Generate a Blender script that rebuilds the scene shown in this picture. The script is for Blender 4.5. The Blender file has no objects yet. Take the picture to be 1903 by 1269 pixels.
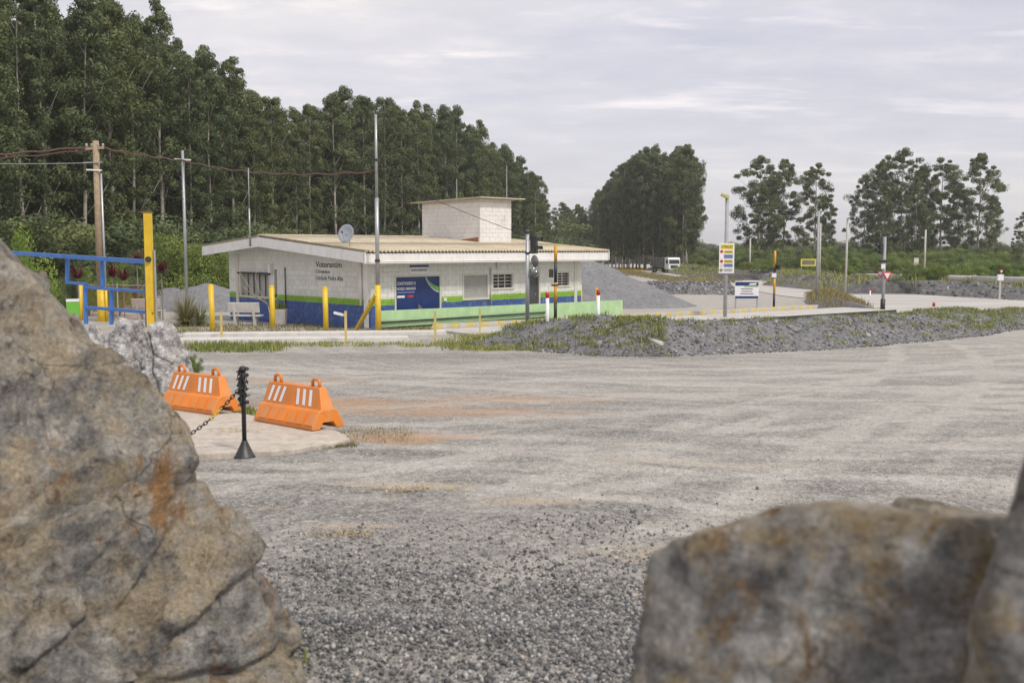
import bpy, bmesh, math, random
import numpy as np
from mathutils import Vector, Matrix, noise as mnoise

random.seed(7); RNG = np.random.default_rng(7)
SC = bpy.context.scene
COL = SC.collection
R = math.radians

# ------------------------------------------------------------------ camera
F, CX, CY = 1900.0, 951.5, 634.5          # focal length and centre, in photo pixels
PITCH = math.atan(174.5 / F); CAMZ = 2.2
cam = bpy.data.cameras.new('camera'); co = bpy.data.objects.new('camera', cam); COL.objects.link(co)
cam.sensor_width = 36.0; cam.lens = 36.0 * F / 1903.0
cam.clip_start = 0.05; cam.clip_end = 6000
co.location = (0, 0, CAMZ); co.rotation_euler = (math.pi / 2 - PITCH, 0, 0)
cam.dof.use_dof = True; cam.dof.focus_distance = 34.0; cam.dof.aperture_fstop = 3.4
SC.camera = co

# ------------------------------------------------------------------ sky, sun, exposure
SUN_EL, SUN_AZ = R(52), R(140)            # azimuth measured clockwise from +Y (view direction)
w = bpy.data.worlds.new('World'); SC.world = w; w.use_nodes = True
nt = w.node_tree; nt.nodes.clear()
def N(tree, typ, **kw):
    n = tree.nodes.new(typ)
    for k, v in kw.items(): setattr(n, k, v)
    return n
def world_nodes():
    L = nt.links.new
    out = N(nt, 'ShaderNodeOutputWorld'); bg = N(nt, 'ShaderNodeBackground'); bg2 = N(nt, 'ShaderNodeBackground')
    sky = N(nt, 'ShaderNodeTexSky', sky_type='NISHITA', sun_disc=False)
    sky.sun_elevation = SUN_EL; sky.sun_rotation = SUN_AZ
    sky.dust_density = 3.0
    L(sky.outputs[0], bg.inputs[0]); bg.inputs[1].default_value = 0.1
    tc = N(nt, 'ShaderNodeTexCoord'); sep = N(nt, 'ShaderNodeSeparateXYZ'); L(tc.outputs['Generated'], sep.inputs[0])
    mx = N(nt, 'ShaderNodeMath', operation='MAXIMUM'); L(sep.outputs[2], mx.inputs[0]); mx.inputs[1].default_value = 0.0
    ad = N(nt, 'ShaderNodeMath', operation='ADD'); L(mx.outputs[0], ad.inputs[0]); ad.inputs[1].default_value = 0.10
    dx = N(nt, 'ShaderNodeMath', operation='DIVIDE'); L(sep.outputs[0], dx.inputs[0]); L(ad.outputs[0], dx.inputs[1])
    dy = N(nt, 'ShaderNodeMath', operation='DIVIDE'); L(sep.outputs[1], dy.inputs[0]); L(ad.outputs[0], dy.inputs[1])
    cb = N(nt, 'ShaderNodeCombineXYZ'); L(dx.outputs[0], cb.inputs[0]); L(dy.outputs[0], cb.inputs[1])
    def noise(scale, sx, sy, rot, detail, rough, off, dist=0.0):
        mp = N(nt, 'ShaderNodeMapping'); L(cb.outputs[0], mp.inputs[0])
        mp.inputs['Scale'].default_value = (sx, sy, 1); mp.inputs['Rotation'].default_value = (0, 0, rot); mp.inputs['Location'].default_value = off
        n = N(nt, 'ShaderNodeTexNoise'); L(mp.outputs[0], n.inputs[0])
        n.inputs['Scale'].default_value = scale; n.inputs['Detail'].default_value = detail; n.inputs['Roughness'].default_value = rough
        n.inputs['Distortion'].default_value = dist
        return n.outputs[0]
    def ramp(src, stops):
        r = N(nt, 'ShaderNodeValToRGB'); L(src, r.inputs[0]); e = r.color_ramp.elements
        while len(e) < len(stops): e.new(0.5)
        for el, (p, c) in zip(e, stops): el.position = p; el.color = (*c, 1)
        return r.outputs[0]
    big = ramp(noise(0.30, 1.0, 0.9, 0.35, 4, 0.5, (3.2, 1.4, 0), 0.0),
               [(0.30, (0.415, 0.41, 0.465)), (0.45, (0.455, 0.447, 0.49)), (0.55, (0.505, 0.487, 0.505)), (0.68, (0.61, 0.575, 0.555))])
    fine = ramp(noise(2.1, 1.0, 1.25, 0.25, 11, 0.62, (1.7, 6.1, 0), 0.15),
                [(0.32, (0.90, 0.905, 0.93)), (0.46, (0.97, 0.97, 0.98)), (0.56, (1.03, 1.02, 1.01)), (0.68, (1.17, 1.13, 1.09))])
    wisp = ramp(noise(0.9, 0.7, 2.0, 0.12, 11, 0.64, (7.7, 2.3, 0), 0.1),
                [(0.56, (0, 0, 0)), (0.66, (0.15, 0.12, 0.095)), (0.8, (0.30, 0.25, 0.21))])
    m = N(nt, 'ShaderNodeMix', data_type='RGBA', blend_type='MULTIPLY'); m.inputs[0].default_value = 1
    L(big, m.inputs[6]); L(fine, m.inputs[7])
    m2 = N(nt, 'ShaderNodeMix', data_type='RGBA', blend_type='ADD'); m2.inputs[0].default_value = 1
    L(m.outputs[2], m2.inputs[6]); L(wisp, m2.inputs[7])
    # haze low over the horizon hides the cloud detail
    hz = N(nt, 'ShaderNodeMapRange'); L(sep.outputs[2], hz.inputs[0])
    hz.inputs[1].default_value = 0.0; hz.inputs[2].default_value = 0.16; hz.inputs[3].default_value = 0.15; hz.inputs[4].default_value = 1.0
    m3 = N(nt, 'ShaderNodeMix', data_type='RGBA'); L(hz.outputs[0], m3.inputs[0])
    m3.inputs[6].default_value = (0.475, 0.47, 0.485, 1); L(m2.outputs[2], m3.inputs[7])
    L(m3.outputs[2], bg2.inputs[0]); bg2.inputs[1].default_value = 1.0
    ms = N(nt, 'ShaderNodeMixShader'); ms.inputs[0].default_value = 0.9
    L(bg.outputs[0], ms.inputs[1]); L(bg2.outputs[0], ms.inputs[2]); L(ms.outputs[0], out.inputs[0])
world_nodes()
sl = bpy.data.lights.new('sun', 'SUN'); so = bpy.data.objects.new('sun', sl); COL.objects.link(so)
sl.energy = 1.5; sl.angle = R(10); sl.color = (1.0, 0.94, 0.85)
sd = Vector((math.sin(SUN_AZ) * math.cos(SUN_EL), math.cos(SUN_AZ) * math.cos(SUN_EL), math.sin(SUN_EL)))
so.rotation_euler = sd.to_track_quat('Z', 'Y').to_euler(); so.location = (20, -20, 40)
vs = SC.view_settings; vs.view_transform = 'Standard'; vs.look = 'None'; vs.exposure = 0.74; vs.gamma = 1.0
SC.cycles.max_bounces = 6; SC.cycles.diffuse_bounces = 3; SC.cycles.transparent_max_bounces = 6
SC.cycles.use_denoising = True

# ------------------------------------------------------------------ terrain profile and photo-to-place helpers
_Y = np.array([-500, 0, 5, 11, 25, 41, 70, 100, 196, 400, 900, 3000.0])
_D = np.array([2.2, 2.2, 2.2, 2.25, 2.68, 3.2, 3.6, 3.95, 4.95, 6.5, 7.5, 8])
_ty = np.arange(-60, 3000, .5); _td = np.interp(_ty, _Y, _D)
_k = np.hanning(17); _k /= _k.sum(); _td = np.convolve(np.pad(_td, 8, 'edge'), _k, 'valid')
def g(Y): return CAMZ - np.interp(Y, _ty, _td)
_c, _s = math.cos(PITCH), math.sin(PITCH)
def ray(px, py):
    x = (px - CX) / F; y = -(py - CY) / F
    return np.array([x, _c + y * _s, -_s + y * _c])
_tt = np.geomspace(.5, 2900, 4000)
def gnd(px, py, dz=0.0):
    d = ray(px, py)
    f = CAMZ + d[2] * _tt - g(d[1] * _tt) - dz
    i = int(np.argmax(f < 0)); i = max(i, 1)
    a, b = f[i - 1], f[i]; t = _tt[i - 1] + (_tt[i] - _tt[i - 1]) * a / (a - b)
    return np.array([0, 0, CAMZ]) + d * t
def aty(px, py, Y):
    d = ray(px, py); return np.array([0, 0, CAMZ]) + d * (Y / d[1])
def V(p): return Vector((float(p[0]), float(p[1]), float(p[2])))
def foot(px, Y):                       # point on the ground at picture column px, distance Y
    x = (px - CX) / F
    zc = g(Y)
    # camera-space depth of the point
    Z = Y * _c - (zc - CAMZ) * _s
    return Vector((x * Z, Y, float(zc)))
def zat(py, Y):                        # height seen at row py at distance Y
    return float(aty(CX, py, Y)[2])

# ------------------------------------------------------------------ materials
MATS = {}
def newmat(name):
    m = bpy.data.materials.new(name); m.use_nodes = True
    t = m.node_tree; b = t.nodes['Principled BSDF']; MATS[name] = m
    return m, t, b
def nz(t, scale, detail=4, rough=.55, coord='pos', sc=(1, 1, 1), rot=(0, 0, 0), loc=(0, 0, 0), dist=0):
    if coord == 'pos': src = N(t, 'ShaderNodeNewGeometry').outputs['Position']
    else: src = N(t, 'ShaderNodeTexCoord').outputs['Object']
    mp = N(t, 'ShaderNodeMapping'); t.links.new(src, mp.inputs[0])
    mp.inputs['Scale'].default_value = sc; mp.inputs['Rotation'].default_value = rot; mp.inputs['Location'].default_value = loc
    n = N(t, 'ShaderNodeTexNoise'); t.links.new(mp.outputs[0], n.inputs[0])
    n.inputs['Scale'].default_value = scale; n.inputs['Detail'].default_value = detail; n.inputs['Roughness'].default_value = rough
    n.inputs['Distortion'].default_value = dist
    return n.outputs[0]
def vor(t, scale, feature='F1', out='Distance', sc=(1, 1, 1), coord='pos', rand=1.0, rot=(0, 0, 0)):
    if coord == 'pos': src = N(t, 'ShaderNodeNewGeometry').outputs['Position']
    else: src = N(t, 'ShaderNodeTexCoord').outputs['Object']
    mp = N(t, 'ShaderNodeMapping'); t.links.new(src, mp.inputs[0]); mp.inputs['Scale'].default_value = sc; mp.inputs['Rotation'].default_value = rot
    n = N(t, 'ShaderNodeTexVoronoi', feature=feature); t.links.new(mp.outputs[0], n.inputs[0]); n.inputs['Scale'].default_value = scale
    return n.outputs[out]
def rmp(t, src, stops, interp='LINEAR'):
    r = N(t, 'ShaderNodeValToRGB'); t.links.new(src, r.inputs[0]); e = r.color_ramp.elements; r.color_ramp.interpolation = interp
    while len(e) < len(stops): e.new(.5)
    for el, (p, c) in zip(e, stops):
        el.position = p; el.color = (*c, 1) if hasattr(c, '__len__') else (c, c, c, 1)
    return r.outputs[0]
def mix(t, fac, a, b, mode='MIX'):
    m = N(t, 'ShaderNodeMix', data_type='RGBA', blend_type=mode)
    for i, s in ((0, fac), (6, a), (7, b)):
        if isinstance(s, (int, float)): m.inputs[i].default_value = s if i == 0 else (s, s, s, 1)
        elif isinstance(s, tuple): m.inputs[i].default_value = (*s, 1)
        else: t.links.new(s, m.inputs[i])
    return m.outputs[2]
def mth(t, op, a, b=None, clamp=False):
    m = N(t, 'ShaderNodeMath', operation=op); m.use_clamp = clamp
    for i, s in ((0, a), (1, b)):
        if s is None: continue
        if isinstance(s, (int, float)): m.inputs[i].default_value = s
        else: t.links.new(s, m.inputs[i])
    return m.outputs[0]
def bump(t, b, h, strength=.3, dist=.02):
    n = N(t, 'ShaderNodeBump'); n.inputs['Strength'].default_value = strength; n.inputs['Distance'].default_value = dist
    t.links.new(h, n.inputs['Height']); t.links.new(n.outputs[0], b.inputs['Normal'])
def plain(name, col, rough=.6, metal=0, var=.18, scale=3.0, dirt=None, dirt_amt=.35, bmp=.12, coord='pos', spec=.5):
    m, t, b = newmat(name)
    n = nz(t, scale, 6, .6, coord)
    lo = tuple(c * (1 - var) for c in col); hi = tuple(min(1, c * (1 + var)) for c in col)
    c = rmp(t, n, [(.3, lo), (.7, hi)])
    if dirt:
        d = rmp(t, nz(t, scale * 2.7, 8, .68, coord, sc=(1, 1, .35)), [(.48, 0.0), (.72, 1.0)])
        f = mth(t, 'MULTIPLY', d, dirt_amt)
        c = mix(t, f, c, dirt)
    t.links.new(c, b.inputs['Base Color'])
    b.inputs['Roughness'].default_value = rough; b.inputs['Metallic'].default_value = metal
    b.inputs['Specular IOR Level'].default_value = spec
    if bmp: bump(t, b, nz(t, scale * 12, 4, .6, coord), bmp, .01)
    return m

DUST = (.40, .37, .33)
plain('white_paint', (.80, .79, .76), .6, var=.06, scale=1.2, dirt=(.40, .37, .32), dirt_amt=.3)
plain('block_tank', (.80, .78, .75), .75, var=.08, scale=1.5, dirt=(.42, .36, .30), dirt_amt=.35)
plain('mortar_tank', (.62, .60, .57), .85, var=.08)
plain('yellow_paint', (.74, .50, .025), .45, var=.12, scale=2.5, dirt=(.36, .22, .06), dirt_amt=.4)
plain('pale_yellow_paint', (.60, .48, .17), .55, var=.12, scale=3, dirt=(.35, .28, .14), dirt_amt=.4)
plain('blue_paint', (.045, .17, .50), .42, var=.12, scale=2.5, dirt=(.25, .28, .34), dirt_amt=.3)
plain('orange_plastic', (.70, .22, .028), .5, var=.12, scale=2.4, dirt=(.50, .33, .19), dirt_amt=.6, coord='obj', bmp=.05)
plain('white_reflective', (.82, .84, .86), .3, var=.04, bmp=0, coord='obj')
plain('black_plastic', (.022, .024, .027), .45, var=.2, coord='obj', dirt=(.13, .12, .11), dirt_amt=.4)
plain('yellow_plastic', (.70, .50, .05), .4, var=.1, coord='obj')
plain('galvanised', (.42, .43, .44), .42, metal=.6, var=.12, scale=4)
plain('grey_paint_metal', (.33, .34, .35), .5, var=.12, scale=3)
plain('wood_pole', (.34, .26, .17), .85, var=.25, scale=6, bmp=.4)
plain('concrete', (.50, .48, .44), .85, var=.12, scale=2.2, dirt=(.28, .26, .23), dirt_amt=.45, bmp=.3)
plain('concrete_white', (.60, .585, .55), .8, var=.1, scale=2.2, dirt=(.34, .31, .27), dirt_amt=.4, bmp=.2)
plain('pad_concrete', (.52, .47, .40), .9, var=.2, scale=5, dirt=(.30, .25, .19), dirt_amt=.6, bmp=1.0)
plain('green_wall', (.40, .60, .31), .7, var=.12, scale=1.8, dirt=(.58, .66, .52), dirt_amt=.6, bmp=.35)
plain('pipe_green', (.27, .40, .24), .5, var=.12, dirt=(.12, .14, .10), dirt_amt=.4)
plain('dark_metal', (.035, .037, .04), .5, var=.2)
plain('roof_sheet', (.53, .46, .33), .85, var=.16, scale=.9, dirt=(.30, .25, .17), dirt_amt=.6, bmp=.2)
plain('shutter_grey', (.40, .40, .37), .5, var=.06, dirt=(.25, .23, .2), dirt_amt=.3)
plain('frame_beige', (.62, .60, .53), .5, var=.05)
plain('window_dark', (.03, .032, .033), .15, var=.1, bmp=0)
plain('door_dark', (.075, .078, .08), .5, var=.15)
plain('navy_print', (.012, .035, .15), .35, var=.25, scale=1.5, bmp=0)
plain('white_print', (.78, .78, .80), .4, var=.04, bmp=0)
plain('green_print', (.15, .42, .05), .4, var=.1, bmp=0)
plain('red_print', (.55, .03, .03), .4, var=.1, bmp=0)
plain('sign_yellow', (.72, .58, .04), .4, var=.06, bmp=0)
plain('sign_blue', (.22, .28, .55), .45, var=.08, bmp=0)
plain('text_dark', (.045, .045, .05), .5, var=.1, bmp=0)
plain('dish_grey', (.33, .36, .40), .35, var=.08)
plain('rust', (.30, .12, .05), .85, var=.3, scale=6)
plain('cable_black', (.03, .026, .025), .6)
plain('cable_rose', (.13, .07, .06), .7)
plain('ceramic', (.40, .36, .30), .35)
plain('mirror_back', (.16, .165, .155), .45, var=.15)
plain('mirror_face', (.24, .25, .25), .12, metal=.5, bmp=0)
plain('bark', (.235, .21, .18), .9, var=.35, scale=1.2, bmp=.5, coord='obj')
plain('bark_pale', (.40, .365, .31), .85, var=.3, scale=1.5, dirt=(.2, .16, .12), dirt_amt=.5, coord='obj')
plain('bare_wood', (.36, .32, .26), .8, var=.2)
plain('truck_white', (.78, .78, .78), .3, var=.03, bmp=0)
plain('rubber', (.03, .03, .03), .8)
plain('cargo_dark', (.06, .065, .06), .7, var=.25)
plain('soil', (.13, .105, .07), .95, var=.3, scale=.6, bmp=.6)
plain('planter', (.44, .43, .41), .8, var=.12, dirt=(.25, .23, .2))
plain('lamp_yellow', (.46, .44, .12), .5)
plain('pipe_white', (.50, .485, .45), .7, var=.1, scale=.8, dirt=(.35, .31, .26), dirt_amt=.45)

def block_mat(name, mortar=False):
    m, t, b = newmat(name)
    sep = N(t, 'ShaderNodeSeparateXYZ'); t.links.new(N(t, 'ShaderNodeNewGeometry').outputs['Position'], sep.inputs[0])
    h = mth(t, 'SUBTRACT', sep.outputs[2], float(BASEZ))
    # painted bands: blue plinth, green line, off-white above
    isblue = mth(t, 'LESS_THAN', h, .90); isgreen = mth(t, 'LESS_THAN', h, 1.14)
    wht = rmp(t, nz(t, 1.4, 6, .6), [(.3, (.72, .72, .67)), (.7, (.79, .79, .74))])
    wht = mix(t, mth(t, 'MULTIPLY', rmp(t, nz(t, 2.6, 10, .72, sc=(1.4, 1.4, .22)), [(.46, 0.0), (.70, 1.0)]), .34), wht, (.44, .40, .33))
    grn = rmp(t, nz(t, 2, 6, .6), [(.3, (.20, .40, .035)), (.7, (.27, .48, .06))])
    blu = rmp(t, nz(t, 3.5, 9, .7), [(.35, (.05, .10, .32)), (.55, (.07, .125, .33)), (.68, (.21, .23, .34))])
    c = mix(t, isgreen, wht, grn); c = mix(t, isblue, c, blu)
    info = N(t, 'ShaderNodeObjectInfo').outputs['Random']
    if not mortar: c = mix(t, 1.0, c, rmp(t, info, [(0, .92), (1, 1.04)]), 'MULTIPLY')
    else: c = mix(t, 1.0, c, .95, 'MULTIPLY')
    t.links.new(c, b.inputs['Base Color']); b.inputs['Roughness'].default_value = .75
    bump(t, b, nz(t, 30, 4, .6), .2, .01)

def leaf_mat(name, dark, mid, light, transl=.25):
    m, t, b = newmat(name)
    a = N(t, 'ShaderNodeAttribute', attribute_name='tint').outputs['Fac']
    info = N(t, 'ShaderNodeObjectInfo').outputs['Random']
    c = rmp(t, a, [(0, dark), (.55, mid), (1, light)])
    c = mix(t, 1.0, c, rmp(t, info, [(0, (.80, .86, .84)), (.5, (1, 1, 1)), (1, (1.18, 1.1, .95))]), 'MULTIPLY')
    t.links.new(c, b.inputs['Base Color']); b.inputs['Roughness'].default_value = .62
    b.inputs['Specular IOR Level'].default_value = .3
    tr = N(t, 'ShaderNodeBsdfTranslucent'); t.links.new(c, tr.inputs[0])
    ms = N(t, 'ShaderNodeMixShader'); ms.inputs[0].default_value = transl
    out = t.nodes['Material Output']
    t.links.new(b.outputs[0], ms.inputs[1]); t.links.new(tr.outputs[0], ms.inputs[2]); t.links.new(ms.outputs[0], out.inputs[0])
leaf_mat('leaf_eucalyptus', (.045, .066, .030), (.11, .142, .058), (.22, .26, .11))
leaf_mat('leaf_bush', (.07, .11, .03), (.16, .225, .06), (.28, .34, .10))
leaf_mat('leaf_lime', (.12, .18, .03), (.20, .29, .05), (.33, .42, .10))
leaf_mat('leaf_red', (.05, .010, .014), (.11, .018, .025), (.20, .04, .045))
leaf_mat('grass', (.13, .16, .04), (.26, .30, .08), (.42, .40, .16))
leaf_mat('grass_dry', (.16, .14, .06), (.26, .23, .10), (.38, .33, .17))
leaf_mat('flower_yellow', (.45, .25, .02), (.62, .42, .03), (.70, .55, .08), .1)
leaf_mat('straw', (.30, .24, .14), (.42, .35, .22), (.55, .47, .32), .1)

def stone_mat(name, stops, rough=.8):
    m, t, b = newmat(name)
    a = N(t, 'ShaderNodeAttribute', attribute_name='tint').outputs['Fac']
    c = rmp(t, a, stops)
    c = mix(t, .5, c, rmp(t, nz(t, 40, 4, .6), [(.3, .55), (.7, 1.25)]), 'MULTIPLY')
    t.links.new(c, b.inputs['Base Color']); b.inputs['Roughness'].default_value = rough
stone_mat('chip_grey', [(0, (.075, .077, .08)), (.40, (.18, .18, .18)), (.78, (.32, .31, .295)), (.93, (.44, .43, .41)), (.97, (.55, .53, .50)), (1, (.34, .26, .18))], .7)
stone_mat('rubble_grey', [(0, (.07, .07, .077)), (.55, (.16, .16, .165)), (.90, (.26, .255, .25)), (.985, (.46, .45, .44)), (1, (.42, .33, .24))])

def ground_mat():
    m, t, b = newmat('yard_gravel')
    pos = N(t, 'ShaderNodeNewGeometry').outputs['Position']
    sep = N(t, 'ShaderNodeSeparateXYZ'); t.links.new(pos, sep.inputs[0])
    # stone chips
    chip = rmp(t, vor(t, 42, out='Color'), [(0, .055), (.35, .15), (.7, .30), (.93, .48), (1, .62)])
    chip2 = rmp(t, vor(t, 19, out='Color'), [(0, .08), (.5, .19), (.85, .34), (1, .58)])
    chips = mix(t, .45, chip, chip2)
    chips = mix(t, 1.0, chips, (1.05, 1.0, .92), 'MULTIPLY')
    dust = rmp(t, nz(t, 1.3, 9, .68), [(.25, (.44, .41, .36)), (.5, (.56, .53, .47)), (.75, (.68, .645, .58))])
    dust = mix(t, .36, dust, chips)
    # tyre-track streaks: three directions of long stretched noise
    def streak(ang, sx, sy, lo, hi, loc, scale=1.0):
        return rmp(t, nz(t, scale, 6, .6, sc=(sx, sy, 1), rot=(0, 0, ang), loc=loc, dist=.2), [(lo, 0.0), (hi, 1.0)])
    def arc(cx, cy, fr, fa, lo, hi, off):              # wheel tracks curving round a turning point
        dx = mth(t, 'SUBTRACT', sep.outputs[0], cx); dy = mth(t, 'SUBTRACT', sep.outputs[1], cy)
        r_ = mth(t, 'SQRT', mth(t, 'ADD', mth(t, 'MULTIPLY', dx, dx), mth(t, 'MULTIPLY', dy, dy))); th = mth(t, 'ARCTAN2', dy, dx)
        wv = mth(t, 'MULTIPLY', mth(t, 'SUBTRACT', nz(t, .22, 2, .5), .5), 2.4)
        cb = N(t, 'ShaderNodeCombineXYZ'); t.links.new(mth(t, 'MULTIPLY', mth(t, 'ADD', r_, wv), fr), cb.inputs[0]); t.links.new(mth(t, 'MULTIPLY', th, fa), cb.inputs[1]); cb.inputs[2].default_value = off
        n = N(t, 'ShaderNodeTexNoise'); t.links.new(cb.outputs[0], n.inputs[0]); n.inputs['Scale'].default_value = 1.0; n.inputs['Detail'].default_value = 5; n.inputs['Roughness'].default_value = .6
        return rmp(t, n.outputs[0], [(lo, 0.0), (hi, 1.0)])
    s1 = arc(9, 31, 2.3, 1.6, .46, .60, 1.0); s2 = streak(R(-44), .07, 2.2, .50, .60, (3, 7, 0)); s3 = arc(-16, -22, 1.9, 5.0, .47, .60, 7.0); s4 = arc(22, -2, 2.1, 2.4, .50, .62, 3.0)
    st = mth(t, 'ADD', mth(t, 'ADD', mth(t, 'MULTIPLY', s1, .55), mth(t, 'MULTIPLY', s4, .5)), mth(t, 'ADD', mth(t, 'MULTIPLY', s2, .35), mth(t, 'MULTIPLY', s3, .3)), True)
    def track(p0, p1, bend, wd):                        # a pair of compacted wheel lanes through two points of the yard
        a, b_ = np.array(p0, float), np.array(p1, float); d_ = (b_ - a) / np.linalg.norm(b_ - a); n_ = np.array([-d_[1], d_[0]]); m_ = (a + b_) / 2
        al = mth(t, 'ADD', mth(t, 'MULTIPLY', mth(t, 'SUBTRACT', sep.outputs[0], float(m_[0])), float(d_[0])), mth(t, 'MULTIPLY', mth(t, 'SUBTRACT', sep.outputs[1], float(m_[1])), float(d_[1])))
        ac = mth(t, 'ADD', mth(t, 'MULTIPLY', mth(t, 'SUBTRACT', sep.outputs[0], float(m_[0])), float(n_[0])), mth(t, 'MULTIPLY', mth(t, 'SUBTRACT', sep.outputs[1], float(m_[1])), float(n_[1])))
        ac = mth(t, 'ADD', ac, mth(t, 'MULTIPLY', mth(t, 'MULTIPLY', al, al), bend)); ac = mth(t, 'ADD', ac, mth(t, 'MULTIPLY', mth(t, 'SUBTRACT', nz(t, .5, 2, .5), .5), .5))
        lane = mth(t, 'ABSOLUTE', mth(t, 'SUBTRACT', mth(t, 'ABSOLUTE', ac), .95)); lane = mth(t, 'ADD', lane, mth(t, 'MULTIPLY', mth(t, 'SUBTRACT', nz(t, 5, 5, .7), .5), .22))
        return rmp(t, mth(t, 'DIVIDE', lane, wd), [(.40, 1.0), (.62, .4), (.85, 0.0)])
    tk_ = None
    for p0, p1, bd_, wd in (((-.3, 9.9), (4.0, 12.3), .012, .34), ((1.5, 9.6), (5.0, 14.2), -.01, .30), ((2.2, 11.2), (6.5, 10.2), .02, .32), ((-1.5, 14.5), (9, 17.5), .006, .42), ((0, 20), (12, 22), -.004, .5), ((-2.2, 11.0), (3.5, 9.2), .03, .28), ((3, 13), (9, 21), .01, .4), ((4, 17), (14, 15), -.01, .45)):
        q = track(p0, p1, bd_, wd); tk_ = q if tk_ is None else mth(t, 'MAXIMUM', tk_, q)
    tk_ = mth(t, 'MULTIPLY', tk_, rmp(t, nz(t, .35, 4, .6, loc=(8, 3, 0)), [(.38, .12), (.55, 1.0)]))
    # where the trucks turn the yard is ground to dust; beside the boulders it is loose dark gravel
    yy = mth(t, 'ADD', sep.outputs[1], mth(t, 'MULTIPLY', sep.outputs[0], .33))
    wob = mth(t, 'MULTIPLY', mth(t, 'SUBTRACT', nz(t, .28, 4, .6), .5), 9.0)
    yd = mth(t, 'ADD', yy, wob)
    used = N(t, 'ShaderNodeMapRange'); t.links.new(yd, used.inputs[0])
    used.inputs[1].default_value = 6.0; used.inputs[2].default_value = 17.0; used.inputs[3].default_value = .0; used.inputs[4].default_value = .42
    patch = rmp(t, nz(t, .55, 7, .62, sc=(.45, 1, 1), loc=(4, 2, 0)), [(.42, 0.0), (.62, 1.0)])
    f = mth(t, 'ADD', used.outputs[0], mth(t, 'ADD', mth(t, 'MULTIPLY', st, .62), mth(t, 'MULTIPLY', patch, .24)))
    far = N(t, 'ShaderNodeMapRange'); t.links.new(yd, far.inputs[0]); far.inputs[1].default_value = 22.0; far.inputs[2].default_value = 48.0; far.inputs[3].default_value = 0.0; far.inputs[4].default_value = .45
    f = mth(t, 'ADD', f, far.outputs[0])
    f = mth(t, 'ADD', mth(t, 'SUBTRACT', f, .26), mth(t, 'MULTIPLY', tk_, .62), True)
    f = mth(t, 'MULTIPLY', f, rmp(t, nz(t, 9, 6, .7), [(.3, .62), (.6, 1.0)]))
    c = mix(t, f, chips, dust)
    c = mix(t, 1.0, c, rmp(t, nz(t, 13, 6, .75), [(.33, .78), (.5, 1.0), (.67, 1.16)]), 'MULTIPLY')
    # rusty soil patches beside the concrete pad and in worn hollows
    def spot(x, y, rx, ry, amp):
        dx = mth(t, 'DIVIDE', mth(t, 'SUBTRACT', sep.outputs[0], x), rx); dy = mth(t, 'DIVIDE', mth(t, 'SUBTRACT', sep.outputs[1], y), ry)
        d = mth(t, 'SQRT', mth(t, 'ADD', mth(t, 'MULTIPLY', dx, dx), mth(t, 'MULTIPLY', dy, dy)))
        d = mth(t, 'ADD', d, mth(t, 'MULTIPLY', mth(t, 'SUBTRACT', nz(t, 1.8, 7, .7, sc=(.6, 1.6, 1)), .5), 2.2))
        return mth(t, 'MULTIPLY', mth(t, 'SUBTRACT', 1.0, d, True), amp, True)
    o = spot(-1.3, 12.2, 1.1, .5, 1.8)
    for q in ((-2.6, 15.5, 2.2, 1.2, 1.2), (-1.0, 14.6, 2.4, .8, 1.0), (0.1, 16.2, 2.0, .8, .8), (-4.2, 19, 1.5, .8, .8)): o = mth(t, 'MAXIMUM', o, spot(*q))
    c = mix(t, mth(t, 'MULTIPLY', o, .72), c, rmp(t, nz(t, 6, 6, .7), [(.3, (.36, .19, .09)), (.7, (.50, .33, .20))]))
    dk = spot(-1.5, 25.2, 9.0, 1.5, 1.3)
    c = mix(t, mth(t, 'MULTIPLY', dk, .75), c, chips)
    o2 = spot(1.1, 7.3, .9, .35, 1.1)
    for q in ((-.95, 9.6, .75, .14, 1.8), (.2, 8.9, .7, .16, 1.5), (-1.2, 8.0, .5, .1, 1.4), (-2.1, 8.6, .4, .08, 1.2), (2.2, 10.6, 1.6, .2, .8)): o2 = mth(t, 'MAXIMUM', o2, spot(*q))
    c = mix(t, mth(t, 'MULTIPLY', o2, .6), c, (.44, .36, .26))
    t.links.new(c, b.inputs['Base Color']); b.inputs['Roughness'].default_value = .9
    b.inputs['Specular IOR Level'].default_value = .25
    hgt = mth(t, 'ADD', mth(t, 'MULTIPLY', vor(t, 42), .6), mth(t, 'MULTIPLY', nz(t, 3, 8, .7), 1.2))
    bump(t, b, hgt, .55, .03)
ground_mat()

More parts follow.
